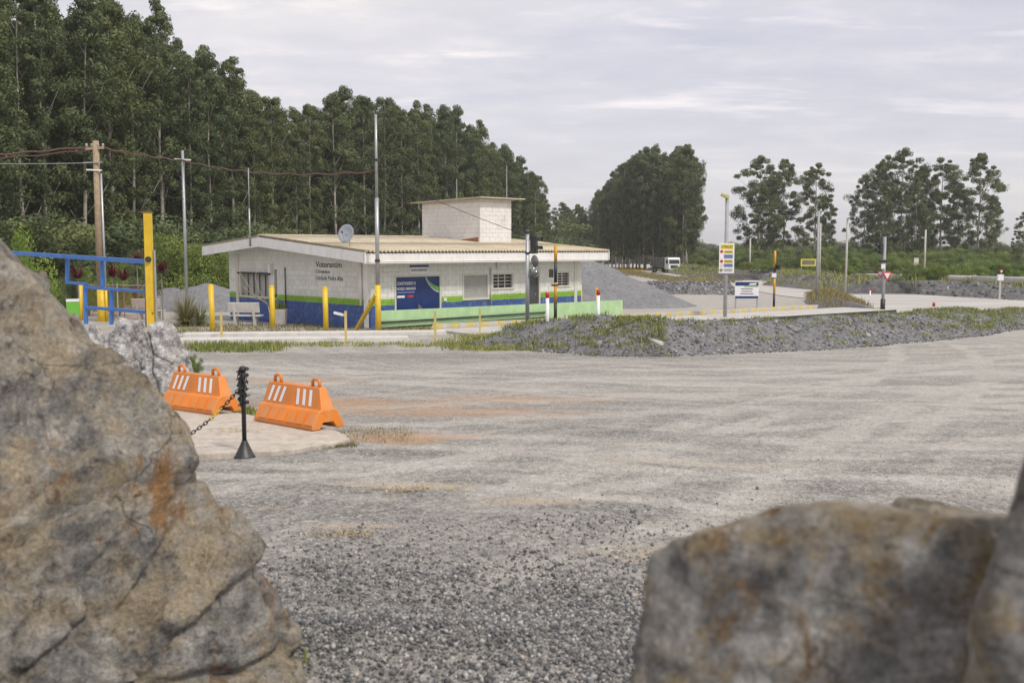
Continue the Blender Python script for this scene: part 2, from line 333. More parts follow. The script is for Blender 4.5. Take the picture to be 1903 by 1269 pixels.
def rock_mat(name, greys, tan, rust, scale=1.0, strata=(0, 0, 0), tan_amt=.6, coord='obj', rust_amt=.85, warm=True):
    m, t, b = newmat(name)
    base = rmp(t, nz(t, 2.4 * scale, 12, .72, coord), [(.34, greys[0]), (.45, greys[1]), (.54, greys[2]), (.65, greys[3])])
    band = rmp(t, nz(t, 2.0 * scale, 8, .65, coord, sc=(1, 1, 2.4), rot=strata, dist=.4), [(.35, .62), (.5, 1.0), (.66, 1.3)])
    c = mix(t, .6, base, band, 'MULTIPLY')
    tm = rmp(t, nz(t, 1.1 * scale, 9, .7, coord, loc=(5, 2, 1)), [(.47, 0.0), (.57, 1.0)])
    # weathered crust on faces open to the sky
    nrm = N(t, 'ShaderNodeSeparateXYZ'); t.links.new(N(t, 'ShaderNodeNewGeometry').outputs['Normal'], nrm.inputs[0])
    up = mth(t, 'ADD', mth(t, 'MULTIPLY', mth(t, 'SUBTRACT', nrm.outputs[2], .22), 1.0), mth(t, 'MULTIPLY', mth(t, 'SUBTRACT', nz(t, 3 * scale, 6, .6, coord), .5), 1.2), True)
    c = mix(t, mth(t, 'MULTIPLY', tm, tan_amt), c, tan)
    if warm: c = mix(t, mth(t, 'MULTIPLY', up, .85), c, rmp(t, nz(t, 5 * scale, 6, .6, coord), [(.3, (.36, .29, .19)), (.7, (.66, .56, .41))]))
    ru = rmp(t, nz(t, 1.5 * scale, 9, .72, coord, sc=(1.6, 1.6, .55), loc=(2, 8, 3), dist=.3), [(.57, 0.0), (.64, 1.0)])
    c = mix(t, mth(t, 'MULTIPLY', ru, rust_amt), c, rust)
    fine = rmp(t, nz(t, 26 * scale, 9, .8, coord), [(.34, .55), (.5, 1.0), (.64, 1.32)])
    c = mix(t, 1.0, c, fine, 'MULTIPLY')
    cell = rmp(t, vor(t, 3.2 * scale, out='Color', coord=coord, sc=(1, 1, 1.8), rot=strata), [(0, .58), (.5, 1.0), (1, 1.35)])
    c = mix(t, .55, c, cell, 'MULTIPLY')
    wc = N(t, 'ShaderNodeTexVoronoi', feature='DISTANCE_TO_EDGE'); wv = N(t, 'ShaderNodeVectorMath', operation='ADD'); tcx = N(t, 'ShaderNodeTexCoord').outputs['Object']
    wn_ = N(t, 'ShaderNodeTexNoise'); wn_.inputs['Scale'].default_value = 2.2 * scale; wn_.inputs['Detail'].default_value = 5; t.links.new(tcx, wn_.inputs[0]); wsc = N(t, 'ShaderNodeVectorMath', operation='SCALE'); t.links.new(wn_.outputs['Color'], wsc.inputs[0]); wsc.inputs['Scale'].default_value = .55 / scale
    t.links.new(tcx, wv.inputs[0]); t.links.new(wsc.outputs[0], wv.inputs[1]); t.links.new(wv.outputs[0], wc.inputs[0]); wc.inputs['Scale'].default_value = 1.1 * scale
    ck = rmp(t, wc.outputs['Distance'], [(0, .45), (.013, 1.0)]); ckm = rmp(t, nz(t, .9 * scale, 3, .5, coord, loc=(6, 1, 2)), [(.50, 0.0), (.60, 1.0)])
    c = mix(t, ckm, c, mix(t, 1.0, c, ck, 'MULTIPLY'))
    pit = rmp(t, nz(t, 9 * scale, 12, .8, coord, loc=(3, 3, 9)), [(.36, .40), (.45, 1.0)])
    c = mix(t, .8, c, pit, 'MULTIPLY')
    t.links.new(c, b.inputs['Base Color']); b.inputs['Roughness'].default_value = .88; b.inputs['Specular IOR Level'].default_value = .25
    h = mth(t, 'ADD', mth(t, 'MULTIPLY', nz(t, 6 * scale, 13, .78, coord), 1.5), mth(t, 'MULTIPLY', pit, .25))
    h = mth(t, 'ADD', h, mth(t, 'MULTIPLY', cell, .25)); h = mth(t, 'ADD', h, mth(t, 'MULTIPLY', mth(t, 'MULTIPLY', ck, ckm), .3))
    bump(t, b, h, 1.0, .10 / scale)
rock_mat('boulder_grey', [(.11, .108, .105), (.31, .30, .285), (.50, .48, .44), (.74, .69, .60)], (.58, .47, .31), (.42, .20, .05), 2.0, (R(35), R(-50), 0), .8, rust_amt=.75)
rock_mat('boulder_brown', [(.10, .10, .10), (.32, .31, .30), (.54, .525, .50), (.78, .75, .69)], (.48, .34, .15), (.30, .16, .04), 3.0, (R(20), R(60), 0), .85)
rock_mat('boulder_striped', [(.10, .10, .105), (.32, .32, .32), (.56, .55, .54), (.78, .77, .75)], (.44, .40, .33), (.34, .22, .12), 2.6, (R(60), R(40), 0), .25, warm=False)

# ------------------------------------------------------------------ mesh helpers
WL = {}                                     # world position of each thing's origin
def mesh_np(name, verts, quads=None, tris=None, tint=None, mat=None, smooth=False):
    me = bpy.data.meshes.new(name); verts = np.asarray(verts, np.float32).reshape(-1, 3)
    me.vertices.add(len(verts)); me.vertices.foreach_set('co', verts.ravel())
    idx = []; starts = []; n = 0
    for arr, k in ((quads, 4), (tris, 3)):
        if arr is None or len(arr) == 0: continue
        arr = np.asarray(arr, np.int32).reshape(-1, k)
        idx.append(arr.ravel()); starts.append(n + np.arange(len(arr)) * k); n += arr.size
    idx = np.concatenate(idx); starts = np.concatenate(starts).astype(np.int32)
    me.loops.add(len(idx)); me.loops.foreach_set('vertex_index', idx)
    me.polygons.add(len(starts)); me.polygons.foreach_set('loop_start', starts)
    if smooth: me.polygons.foreach_set('use_smooth', np.ones(len(starts), bool))
    me.update(calc_edges=True); me.validate()
    if tint is not None:
        a = me.attributes.new('tint', 'FLOAT', 'POINT'); a.data.foreach_set('value', np.asarray(tint, np.float32))
    if mat: me.materials.append(MATS[mat])
    return me
def link(name, me, parent=None, loc=None):
    o = bpy.data.objects.new(name, me); COL.objects.link(o)
    if loc is not None: o.location = loc
    if parent is not None: o.parent = parent
    return o
def thing(name, label, cat, loc, rotz=0, group=None):
    o = bpy.data.objects.new(name, None); COL.objects.link(o); o.empty_display_size = .2
    o.location = loc; o.rotation_euler = (0, 0, rotz); tag(o, label, cat, group)
    WL[o.name] = Vector(loc); return o
def tag(o, label, cat=None, group=None, kind=None):
    o['label'] = label
    if cat: o['category'] = cat
    if group: o['group'] = group
    if kind: o['kind'] = kind
    return o
def struct(o, label=None):
    o['kind'] = 'structure'
    if label: o['label'] = label
    return o
def dup(root, loc, rotz=None, label=None, group=None, scale=None):
    r = root.copy(); COL.objects.link(r); r.location = loc; WL[r.name] = Vector(loc)
    if rotz is not None: r.rotation_euler = (0, 0, rotz)
    if scale: r.scale = scale
    if label: r['label'] = label
    if group: r['group'] = group
    for ch in root.children:
        c = ch.copy(); COL.objects.link(c); c.parent = r
        for gch in ch.children:
            d = gch.copy(); COL.objects.link(d); d.parent = c
    return r

class MB:
    def __init__(s): s.v = []; s.f = []
    def add(s, vs, fs):
        n = len(s.v); s.v += [Vector(p) for p in vs]; s.f += [tuple(i + n for i in f) for f in fs]; return s
    def box(s, c, size, rz=0, M=None):
        c = Vector(c); h = Vector(size) / 2; M = M or Matrix.Rotation(rz, 3, 'Z')
        vs = [c + M @ Vector((x * h.x, y * h.y, z * h.z)) for z in (-1, 1) for y in (-1, 1) for x in (-1, 1)]
        return s.add(vs, [(0, 2, 3, 1), (4, 5, 7, 6), (0, 1, 5, 4), (2, 6, 7, 3), (0, 4, 6, 2), (1, 3, 7, 5)])
    def frame_box(s, o, u, v, n, a0, a1, b0, b1, c0, c1):     # box in a frame (o; u, v, n)
        vs = [o + u * a + v * b + n * c for c in (c0, c1) for b in (b0, b1) for a in (a0, a1)]
        return s.add(vs, [(0, 2, 3, 1), (4, 5, 7, 6), (0, 1, 5, 4), (2, 6, 7, 3), (0, 4, 6, 2), (1, 3, 7, 5)])
    def beam(s, p, q, w, h, up=(0, 0, 1)):
        p = Vector(p); q = Vector(q); d = (q - p).normalized(); up = Vector(up)
        if abs(d.dot(up)) > .95: up = Vector((0, 1, 0))
        a = d.cross(up).normalized(); b = a.cross(d)
        vs = [e + a * i * w / 2 + b * j * h / 2 for e in (p, q) for j in (-1, 1) for i in (-1, 1)]
        return s.add(vs, [(0, 1, 3, 2), (4, 6, 7, 5), (0, 4, 5, 1), (2, 3, 7, 6), (0, 2, 6, 4), (1, 5, 7, 3)])
    def tube(s, pts, radii, n=8, cap=True):
        pts = [Vector(p) for p in pts]
        if isinstance(radii, (int, float)): radii = [radii] * len(pts)
        rings = []; a = None
        for i, p in enumerate(pts):
            d = (pts[min(i + 1, len(pts) - 1)] - pts[max(i - 1, 0)]).normalized()
            if a is None: a = d.cross(Vector((0, 0, 1)) if abs(d.z) < .9 else Vector((0, 1, 0))).normalized()
            else: a = (a - d * a.dot(d)).normalized()
            b = d.cross(a)
            rings.append([p + (a * math.cos(2 * math.pi * k / n) + b * math.sin(2 * math.pi * k / n)) * radii[i] for k in range(n)])
        vs = [v for r in rings for v in r]; fs = []
        for i in range(len(rings) - 1):
            for k in range(n):
                fs.append((i * n + k, i * n + (k + 1) % n, (i + 1) * n + (k + 1) % n, (i + 1) * n + k))
        if cap: fs.append(tuple(reversed(range(n)))); fs.append(tuple((len(rings) - 1) * n + k for k in range(n)))
        return s.add(vs, fs)
    def lathe(s, c, prof, n=16):
        c = Vector(c); vs = []; fs = []
        for r, z in prof:
            vs += [c + Vector((r * math.cos(2 * math.pi * k / n), r * math.sin(2 * math.pi * k / n), z)) for k in range(n)]
        for i in range(len(prof) - 1):
            for k in range(n): fs.append((i * n + k, i * n + (k + 1) % n, (i + 1) * n + (k + 1) % n, (i + 1) * n + k))
        fs.append(tuple(reversed(range(n)))); fs.append(tuple((len(prof) - 1) * n + k for k in range(n)))
        return s.add(vs, fs)
    def prism(s, poly, off):                  # polygon (3d points) extruded by off
        off = Vector(off); p = [Vector(q) for q in poly]; n = len(p)
        fs = [tuple(reversed(range(n))), tuple(range(n, 2 * n))] + [(i, (i + 1) % n, n + (i + 1) % n, n + i) for i in range(n)]
        return s.add(p + [q + off for q in p], fs)
    def mesh(s, name, mat, org=(0, 0, 0), smooth=False):
        me = bpy.data.meshes.new(name); o = Vector(org)
        me.from_pydata([tuple(v - o) for v in s.v], [], s.f)
        bm = bmesh.new(); bm.from_mesh(me); bmesh.ops.recalc_face_normals(bm, faces=bm.faces); bm.to_mesh(me); bm.free()
        me.materials.append(MATS[mat])
        if smooth:
            for p in me.polygons: p.use_smooth = True
        return me
    def part(s, name, mat, parent, smooth=False, bevel=0):
        org = WL.get(parent.name, Vector((0, 0, 0)))
        o = link(name, s.mesh(name, mat, org, smooth), parent); WL[o.name] = org
        if bevel: bev(o, bevel)
        return o
    def top(s, name, mat, label, cat, group=None, smooth=False, bevel=0):
        zs = min(v.z for v in s.v); c = sum(s.v, Vector()) / len(s.v); org = Vector((c.x, c.y, zs))
        o = link(name, s.mesh(name, mat, org, smooth), None, org); WL[o.name] = org; tag(o, label, cat, group)
        if bevel: bev(o, bevel)
        return o
def bev(o, wd, seg=2):
    m = o.modifiers.new('bevel', 'BEVEL'); m.width = wd; m.segments = seg; m.limit_method = 'ANGLE'; m.angle_limit = R(30)

def text_mesh(body, size, bold=0.0):
    cu = bpy.data.curves.new('text', 'FONT'); cu.body = body; cu.size = size; cu.extrude = .004; cu.offset = bold; cu.resolution_u = 3
    o = bpy.data.objects.new('tmp', cu); COL.objects.link(o)
    dg = bpy.context.evaluated_depsgraph_get(); dg.update()
    me = bpy.data.meshes.new_from_object(o.evaluated_get(dg)); bpy.data.objects.remove(o); return me
def text_on(name, body, o, u, v, n, width, height, mat, parent, bold=0.0):
    """lettering flat on a wall: lower-left corner o, fitted to width x height"""
    me = text_mesh(body, 1.0, bold); co_ = np.zeros(len(me.vertices) * 3); me.vertices.foreach_get('co', co_); co_ = co_.reshape(-1, 3)
    x0, x1, y0, y1 = co_[:, 0].min(), co_[:, 0].max(), co_[:, 1].min(), co_[:, 1].max()
    org = WL.get(parent.name, Vector())
    for vt in me.vertices:
        p = o + u * ((vt.co.x - x0) / (x1 - x0) * width) + v * ((vt.co.y - y0) / (y1 - y0) * height) + n * vt.co.z
        vt.co = p - org
    me.materials.clear(); me.materials.append(MATS[mat])
    ob = link(name, me, parent); WL[ob.name] = org; return ob

# ------------------------------------------------------------------ loose stones, blades (many tiny pieces in one mesh)
_OCT = np.array([(1, 0, 0), (-1, 0, 0), (0, 1, 0), (0, -1, 0), (0, 0, 1), (0, 0, -1)], float)
_OCTF = np.array([(0, 2, 4), (2, 1, 4), (1, 3, 4), (3, 0, 4), (2, 0, 5), (1, 2, 5), (3, 1, 5), (0, 3, 5)])
_CUB = np.array([(x, y, z) for z in (-1, 1) for y in (-1, 1) for x in (-1, 1)], float) * .62
_CUBF = np.array([(0, 2, 3), (0, 3, 1), (4, 5, 7), (4, 7, 6), (0, 1, 5), (0, 5, 4), (2, 6, 7), (2, 7, 3), (0, 4, 6), (0, 6, 2), (1, 3, 7), (1, 7, 5)])
def rot_mats(n):
    q = RNG.normal(size=(n, 4)); q /= np.linalg.norm(q, axis=1)[:, None]; a, b, c, d = q.T
    return np.stack([np.stack([1 - 2 * (c * c + d * d), 2 * (b * c - a * d), 2 * (b * d + a * c)], -1),
                     np.stack([2 * (b * c + a * d), 1 - 2 * (b * b + d * d), 2 * (c * d - a * b)], -1),
                     np.stack([2 * (b * d - a * c), 2 * (c * d + a * b), 1 - 2 * (b * b + c * c)], -1)], 1)
def stones_mesh(name, P, S, mat, shape='oct', bias=None):
    n = len(P); base, fc = (_OCT, _OCTF) if shape == 'oct' else (_CUB, _CUBF)
    k = len(base)
    v = base[None] * RNG.uniform(.55, 1.2, (n, k, 1)) * RNG.uniform(.6, 1.15, (n, 1, 3)) + RNG.normal(0, .08, (n, k, 3))
    v = np.einsum('nij,nkj->nki', rot_mats(n), v) * S[:, None, None] + P[:, None, :]
    t = RNG.uniform(0, 1, n) if bias is None else bias
    f = (fc[None] + (np.arange(n) * k)[:, None, None]).reshape(-1, 3)
    return mesh_np(name, v.reshape(-1, 3), tris=f, tint=np.repeat(t, k), mat=mat)
def blades_mesh(name, P, H, mat, width=.012, lean=.45, per=1, spread=.04, tint=None):
    P = np.repeat(P, per, 0); H = np.repeat(H, per) * RNG.uniform(.5, 1.15, len(P)); n = len(P)
    P = P + np.c_[RNG.normal(0, spread, (n, 2)), np.zeros(n)]
    a = RNG.uniform(0, 2 * np.pi, n); d = np.c_[np.cos(a), np.sin(a), np.zeros(n)]; s = np.c_[-d[:, 1], d[:, 0], np.zeros(n)]
    ln = RNG.uniform(.1, 1, n)[:, None] * lean * H[:, None]; up = np.array([0, 0, 1.0])
    wd = width * RNG.uniform(.7, 1.4, n)[:, None]
    p0 = P - s * wd; p1 = P + s * wd; m = P + up * H[:, None] * .6 + d * ln * .35
    p2 = m - s * wd * .8; p3 = m + s * wd * .8; tip = P + up * H[:, None] * .95 + d * ln
    v = np.stack([p0, p1, p2, p3, tip], 1).reshape(-1, 3); b = (np.arange(n) * 5)[:, None]
    q = b + np.array([[0, 1, 3, 2]]); tr = b + np.array([[2, 3, 4]])
    t = RNG.uniform(0, 1, n) if tint is None else np.repeat(tint, per)
    return mesh_np(name, v, quads=q, tris=tr, tint=np.repeat(t, 5), mat=mat)

# ================================================================== THE SETTING
def hill(x, y, cx, cy, rx, ry, h):
    d = ((x - cx) / rx) ** 2 + ((y - cy) / ry) ** 2
    return h * np.exp(-d * 1.3)
def gz(x, y):
    z = g(y)
    z = z + hill(x, y, -.7, 5.25, 1.6, .62, .20) + hill(x, y, .9, 4.7, 1.4, .6, .17)     # heaped chips between the boulders
    return z
def fbm(x, y, s, seed):
    out = np.zeros_like(x, float)
    for i in range(4):
        out += np.sin(x * s * (1.9 ** i) + seed * (i + 1) * 1.7 + 1.3 * np.sin(y * s * (1.7 ** i) + seed)) * np.sin(y * s * (1.8 ** i) * 1.1 + seed * 2.1 * (i + 1) + np.sin(x * s * 1.3 * (1.6 ** i))) / (1.8 ** i)
    return out
def graded(lo, a, b, hi, step, grow=1.18):
    mid = np.arange(a, b, step); L = [a]; d = step
    while L[-1] > lo: d *= grow; L.append(L[-1] - d)
    Rr = [mid[-1]]; d = step
    while Rr[-1] < hi: d *= grow; Rr.append(Rr[-1] + d)
    return np.unique(np.concatenate([L[::-1], mid, Rr[1:]]))
def sheet(xs, ys, zf):
    X, Y = np.meshgrid(xs, ys); Z = zf(X, Y); n, m_ = X.shape
    i = np.arange(n * m_).reshape(n, m_); q = np.stack([i[:-1, :-1], i[:-1, 1:], i[1:, 1:], i[1:, :-1]], -1).reshape(-1, 4)
    return np.stack([X, Y, Z], -1).reshape(-1, 3), q
def ground_z(X, Y):
    near = np.clip((40 - Y) / 30, 0, 1) * np.clip((Y + 5) / 5, 0, 1)
    return gz(X, Y) + near * (.010 * fbm(X, Y, 2.3, 1.1) + .012 * fbm(X, Y, .8, 2.3))
v, q = sheet(graded(-1800, -10, 22, 1800, .22), graded(-300, 3.2, 32, 2900, .16), ground_z)
struct(link('ground', mesh_np('ground', v, q, mat='yard_gravel', smooth=True)), 'grey gravel and pale dust yard with tyre tracks')

# loose gravel on the near ground
def gravel(n, x0, x1, y0, y1, smin, smax, keep):
    x = RNG.uniform(x0, x1, n); y = y0 + (y1 - y0) * RNG.uniform(0, 1, n) ** 1.35
    k = keep(x, y) > RNG.uniform(0, 1, n); x, y = x[k], y[k]
    ins = np.abs(x / y) < .60; x, y = x[ins], y[ins]
    s = smin + (smax - smin) * RNG.uniform(0, 1, len(x)) ** 2.5
    return np.c_[x, y, ground_z(x, y) + s * .25], s
def kp(x, y): return np.clip(.85 - .55 * np.clip((y + .33 * x - 6) / 9, 0, 1) + .35 * fbm(x * .5, y, 1.6, .7), .02, 1)
P, S = gravel(80000, -6, 8, 4.2, 16, .006, .017, kp)
bias_k = np.clip((P[:, 1] - 5.5) / 3, 0, 1); bias_k = RNG.uniform(0, 1, len(P)) * (1 - .85 * bias_k) + .80 * bias_k; S = S * (1 - .35 * np.clip((P[:, 1] - 6) / 6, 0, 1))
ym = 4.1 + RNG.gamma(2.0, .85, 60000); xm = RNG.normal(0, 1.5, 60000)
km = (ym < 9.5) & (RNG.uniform(0, 1, 60000) < np.clip(1.25 - (ym - 4.2) / 3.8 + .45 * fbm(xm, ym, 1.4, 3.3), .03, 1)); xm, ym = xm[km], ym[km]
sm = .005 + .019 * RNG.uniform(0, 1, len(xm)) ** 3.5; P2 = np.c_[xm, ym, ground_z(xm, ym) + sm * .3]
o = link('gravel', stones_mesh('gravel', np.r_[P, P2], np.r_[S, sm], 'chip_grey', bias=np.r_[bias_k, RNG.uniform(0, 1, len(sm)) ** 1.5])); tag(o, 'loose grey stone chips scattered over the near yard', 'gravel', kind='stuff')

# ------------------------------------------------------------------ heaps, banks and berms
def sweep_bank(name, label, base, crest_h, width, mat='yard_dark', prof=None, res=.35, rough=.10, seed=1.0, endtaper=True):
    """bank along a polyline of ground points (front foot); returns sampler of its surface"""
    B = np.array([b[:2] for b in base]); seg = np.r_[0, np.cumsum(np.linalg.norm(np.diff(B, axis=0), axis=1))]
    n = max(int(seg[-1] / res), 8); s = np.linspace(0, seg[-1], n)
    bx = np.interp(s, seg, B[:, 0]); by = np.interp(s, seg, B[:, 1]); hh = np.interp(s, seg, crest_h); ww = np.interp(s, seg, width if hasattr(width, '__len__') else [width] * len(seg))
    tx = np.gradient(bx); ty_ = np.gradient(by); l = np.hypot(tx, ty_); nx, ny = -ty_ / l, tx / l
    nx = np.where(ny < 0, -nx, nx); ny = np.abs(ny)
    m_ = 26; t = np.linspace(0, 1, m_)
    pr = np.interp(t, *(prof or ([0, .12, .30, .45, .6, .8, 1], [-.08, .30, .78, 1, .92, .5, -.05])))
    X = bx[:, None] + nx[:, None] * t[None] * ww[:, None]; Y = by[:, None] + ny[:, None] * t[None] * ww[:, None]
    if endtaper: hh = hh * np.clip(np.minimum(s, seg[-1] - s) / (ww * .3), 0, 1) ** .7
    X = X + .12 * fbm(X, Y, .9, seed); Y = Y + .15 * fbm(Y, X, .8, seed + 1)
    Z = g(Y) + pr[None] * hh[:, None] + np.clip(pr, 0, 1)[None] * rough * (fbm(X, Y, 1.1, seed) * .8 + fbm(X, Y, 3.7, seed + 3) * .5) - .02
    i = np.arange(n * m_).reshape(n, m_); q = np.stack([i[:-1, :-1], i[1:, :-1], i[1:, 1:], i[:-1, 1:]], -1).reshape(-1, 4)
    o = link(name, mesh_np(name, np.stack([X, Y, Z], -1).reshape(-1, 3), q, mat=mat, smooth=True)); struct(o, label)
    def sample(k, smin=0, smax=1, tmin=.02, tmax=.95):
        a = RNG.uniform(smin, smax, k) * (n - 1.001); b = RNG.uniform(tmin, tmax, k) * (m_ - 1.001)
        i0, j0 = a.astype(int), b.astype(int); fa, fb = (a - i0)[:, None], (b - j0)[:, None]
        G = np.stack([X, Y, Z], -1)
        return G[i0, j0] * (1 - fa) * (1 - fb) + G[i0 + 1, j0] * fa * (1 - fb) + G[i0, j0 + 1] * (1 - fa) * fb + G[i0 + 1, j0 + 1] * fa * fb
    return o, sample
m, t, b = newmat('yard_dark')
c = mix(t, .5, rmp(t, vor(t, 9, out='Color'), [(0, .07), (.6, .19), (1, .36)]), rmp(t, nz(t, 1.1, 8, .7), [(.3, (.13, .13, .14)), (.7, (.25, .245, .24))]))
t.links.new(c, b.inputs['Base Color']); b.inputs['Roughness'].default_value = .9; bump(t, b, nz(t, 8, 8, .7), .7, .08)
m, t, b = newmat('heap_grey')
c = mix(t, .35, rmp(t, nz(t, .7, 8, .65, sc=(1.5, 1.5, .5)), [(.3, (.145, .147, .16)), (.7, (.24, .24, .25))]), rmp(t, vor(t, 7, out='Color'), [(0, .08), (1, .36)]))
t.links.new(c, b.inputs['Base Color']); b.inputs['Roughness'].default_value = .9; bump(t, b, nz(t, 5, 8, .7), .7, .12)
m, t, b = newmat('bank_earth')
c = rmp(t, nz(t, .8, 8, .68), [(.3, (.09, .09, .095)), (.5, (.16, .155, .15)), (.68, (.22, .20, .15)), (.8, (.17, .18, .08))])
c = mix(t, .35, c, rmp(t, vor(t, 6, out='Color'), [(0, .06), (1, .34)]))
t.links.new(c, b.inputs['Base Color']); b.inputs['Roughness'].default_value = .95; bump(t, b, nz(t, 5, 8, .7), .8, .12)
m, t, b = newmat('verge_green')
c = rmp(t, nz(t, .35, 9, .68), [(.3, (.09, .13, .03)), (.5, (.15, .19, .05)), (.66, (.24, .23, .10)), (.8, (.28, .26, .17))])
t.links.new(c, b.inputs['Base Color']); b.inputs['Roughness'].default_value = .95; bump(t, b, nz(t, 4, 8, .7), .8, .12)

# rubble berm behind the yard
bp = [(812, 643, 622), (862, 646, 608), (910, 648, 597), (965, 650, 589), (1030, 655, 586), (1100, 660, 587), (1250, 662, 591), (1330, 659, 592), (1420, 654, 594), (1600, 645, 592), (1660, 641, 587), (1750, 632, 585), (1850, 620, 577), (1885, 614, 570), (1925, 611, 576), (2060, 600, 572), (2250, 592, 570)]
base = [gnd(x, y) for x, y, c in bp]
ch = []
for (x, y, c), p in zip(bp, base):
    Yc = p[1] + 2.0; ch.append(zat(c, Yc) - float(g(Yc)))
berm, berm_s = sweep_bank('rubble_berm', 'long low berm of grey rubble with tufts of grass behind the yard', base, ch, 4.6, 'yard_dark', rough=.07)
Pk = berm_s(24000, 0, .9, .0, .72); Sk = .014 + .055 * RNG.uniform(0, 1, len(Pk)) ** 4
foot_k = berm_s(3500, 0, .9, .0, .12); Pk = np.r_[Pk, foot_k - np.array([0, .35, 0]) * RNG.uniform(0, 1, (len(foot_k), 1))]; Pk[24000:, 2] = g(Pk[24000:, 1]) + .01
Sk = np.r_[Sk, .015 + .045 * RNG.uniform(0, 1, len(foot_k)) ** 2]
o = link('rubble', stones_mesh('rubble', Pk, Sk, 'rubble_grey', 'cub'), berm); tag(o, 'broken grey rubble covering the berm', kind='stuff')
big = berm_s(70, .05, .88, .03, .45); shapes = [stones_mesh('stone', np.zeros((1, 3)), np.ones(1), 'rubble_grey', 'cub', np.array([tv])) for tv in (.2, .35, .5, .6, .7, .8, .9, .985)]
for i, p in enumerate(big):
    o = link('stone', shapes[i % 8], berm, V(p) + Vector((0, 0, .03))); s_ = random.uniform(.06, .13); o.scale = (s_, s_ * random.uniform(.6, 1.2), s_ * .8); o.rotation_euler = (random.random() * 6, random.random() * 6, random.random() * 6)
p = gnd(1222, 637, .38); o = link('stone', shapes[7], berm, (p[0], p[1] + .1, p[2])); o.scale = (.30, .15, .12); o.rotation_euler = (.2, .6, .3); o['label'] = 'pale flat slab among the rubble'
# grass on berm
def tufts(P_, k, h, spread, nm, label, mat='grass', width=.010, lean=.6, parent=None, cat='grass'):
    o = link(nm, blades_mesh(nm, P_, np.full(len(P_), h), mat, width, lean, k, spread), parent); tag(o, label, cat if parent is None else None, kind='stuff'); return o
Pa = np.r_[berm_s(150, .02, .9, .05, .5), berm_s(150, 0, .18, .0, .5), berm_s(120, .0, .9, .40, .9), berm_s(240, .5, .9, .08, .6)]
tufts(Pa, 30, .12, .11, 'berm_grass', 'green grass tufts growing through the rubble berm', width=.009, lean=1.1, parent=berm)
Pb = []
for _ in range(430):
    px = random.triangular(820, 1090, 960); py = random.uniform(622, 652) - (px - 950) * .02
    q = gnd(px, py); Pb.append(q)
for q in Pb: q[2] += .0
tufts(np.array(Pb), 22, .13, .15, 'verge_grass', 'green grass verge at the left end of the rubble berm', width=.008, lean=1.1)

# big gravel heap beside the building, cone shaped
def cone_heap(name, label, cx, cy, rad, h, mat, seed, squash=1.0):
    xs = np.linspace(-1.25, 1.25, 60); X, Y = np.meshgrid(xs, xs); r = np.hypot(X, Y)
    ang = np.arctan2(Y, X); rr = r * (1 + .07 * np.sin(3 * ang + seed) + .05 * np.sin(5 * ang + 2 * seed))
    WX, WY = cx + X * rad, cy + Y * rad * squash
    Z = np.maximum(0, 1 - np.sqrt(rr ** 2 + .012)) * h * 1.12 + .03 * h * fbm(WX, WY, 2.2, seed) * (rr < 1) * np.minimum(1, 2 * np.abs(1 - rr)) - .06
    Zw = g(WY) + Z; n = len(xs); i = np.arange(n * n).reshape(n, n); q = np.stack([i[:-1, :-1], i[:-1, 1:], i[1:, 1:], i[1:, :-1]], -1).reshape(-1, 4)
    o = link(name, mesh_np(name, np.stack([WX, WY, Zw], -1).reshape(-1, 3), q, mat=mat, smooth=True)); struct(o, label); return o
cone_heap('gravel_heap', 'large grey gravel heap rising behind the right end of the building', 2.8, 66, 9.4, 3.45, 'heap_grey', 1.2)
cone_heap('gravel_heap', 'long grey gravel heap seen left of the building', foot(385, 58).x, 58, 4.6, 1.45, 'heap_grey', 2.2)
cone_heap('gravel_heap', 'low grey gravel heap left of the tall grass clump', foot(318, 60).x, 60, 4.0, 1.2, 'heap_grey', 4.1)
# rubble ridge across the far yard
rb = [gnd(x, y) for x, y in ((1150, 546), (1230, 547), (1300, 547.5), (1360, 548), (1400, 548))]
_, rs = sweep_bank('rubble_ridge', 'grey rubble ridge lying across the far yard', rb, [.9, 1.0, .95, .85, .5], 5.5, 'yard_dark', rough=.05, seed=4)
o = link('rubble', stones_mesh('rubble', rs(2500), .05 + .14 * RNG.uniform(0, 1, 2500) ** 3, 'rubble_grey', 'cub'), _); tag(o, 'broken stones on the ridge', kind='stuff')
# roadside bank right
rb = [gnd(x, y) for x, y in ((1262, 501), (1330, 511), (1400, 521), (1500, 530), (1600, 539), (1700, 548), (1800, 553), (1903, 558), (2080, 566))]
rbank, rbs = sweep_bank('roadside_bank', 'dark earth bank along the far side of the road', rb, [1.5, 1.5, 1.3, 1.3, 1.15, 1.1, 1.05, .85, .8], [8, 7, 6, 5.5, 5, 5, 4.5, 4, 4], 'bank_earth', rough=.15, seed=6, res=.7)
o = link('rubble', stones_mesh('rubble', rbs(6000, 0, 1, 0, .7), .05 + .20 * RNG.uniform(0, 1, 6000) ** 3, 'rubble_grey', 'cub'), rbank); tag(o, 'broken stones on the roadside bank', kind='stuff')
tufts(rbs(900, 0, 1, .35, .95), 8, .5, .3, 'bank_grass', 'grass tufts along the top of the roadside bank', width=.03, parent=rbank)
# grassy island in the road fork
ib = [gnd(x, y) for x, y in ((1646, 582), (1612, 574), (1580, 562), (1555, 548))]
isl, ils = sweep_bank('traffic_island', 'grassy earth island in the fork of the road', ib[::-1], [.4, .75, .7, .4], [2.2, 3.0, 3.0, 2.4], 'bank_earth', rough=.05, seed=9)
tufts(ils(500, .02, .98, .05, .9), 9, .26, .18, 'island_grass', 'dry green grass on the traffic island', 'grass_dry', width=.014, parent=isl)
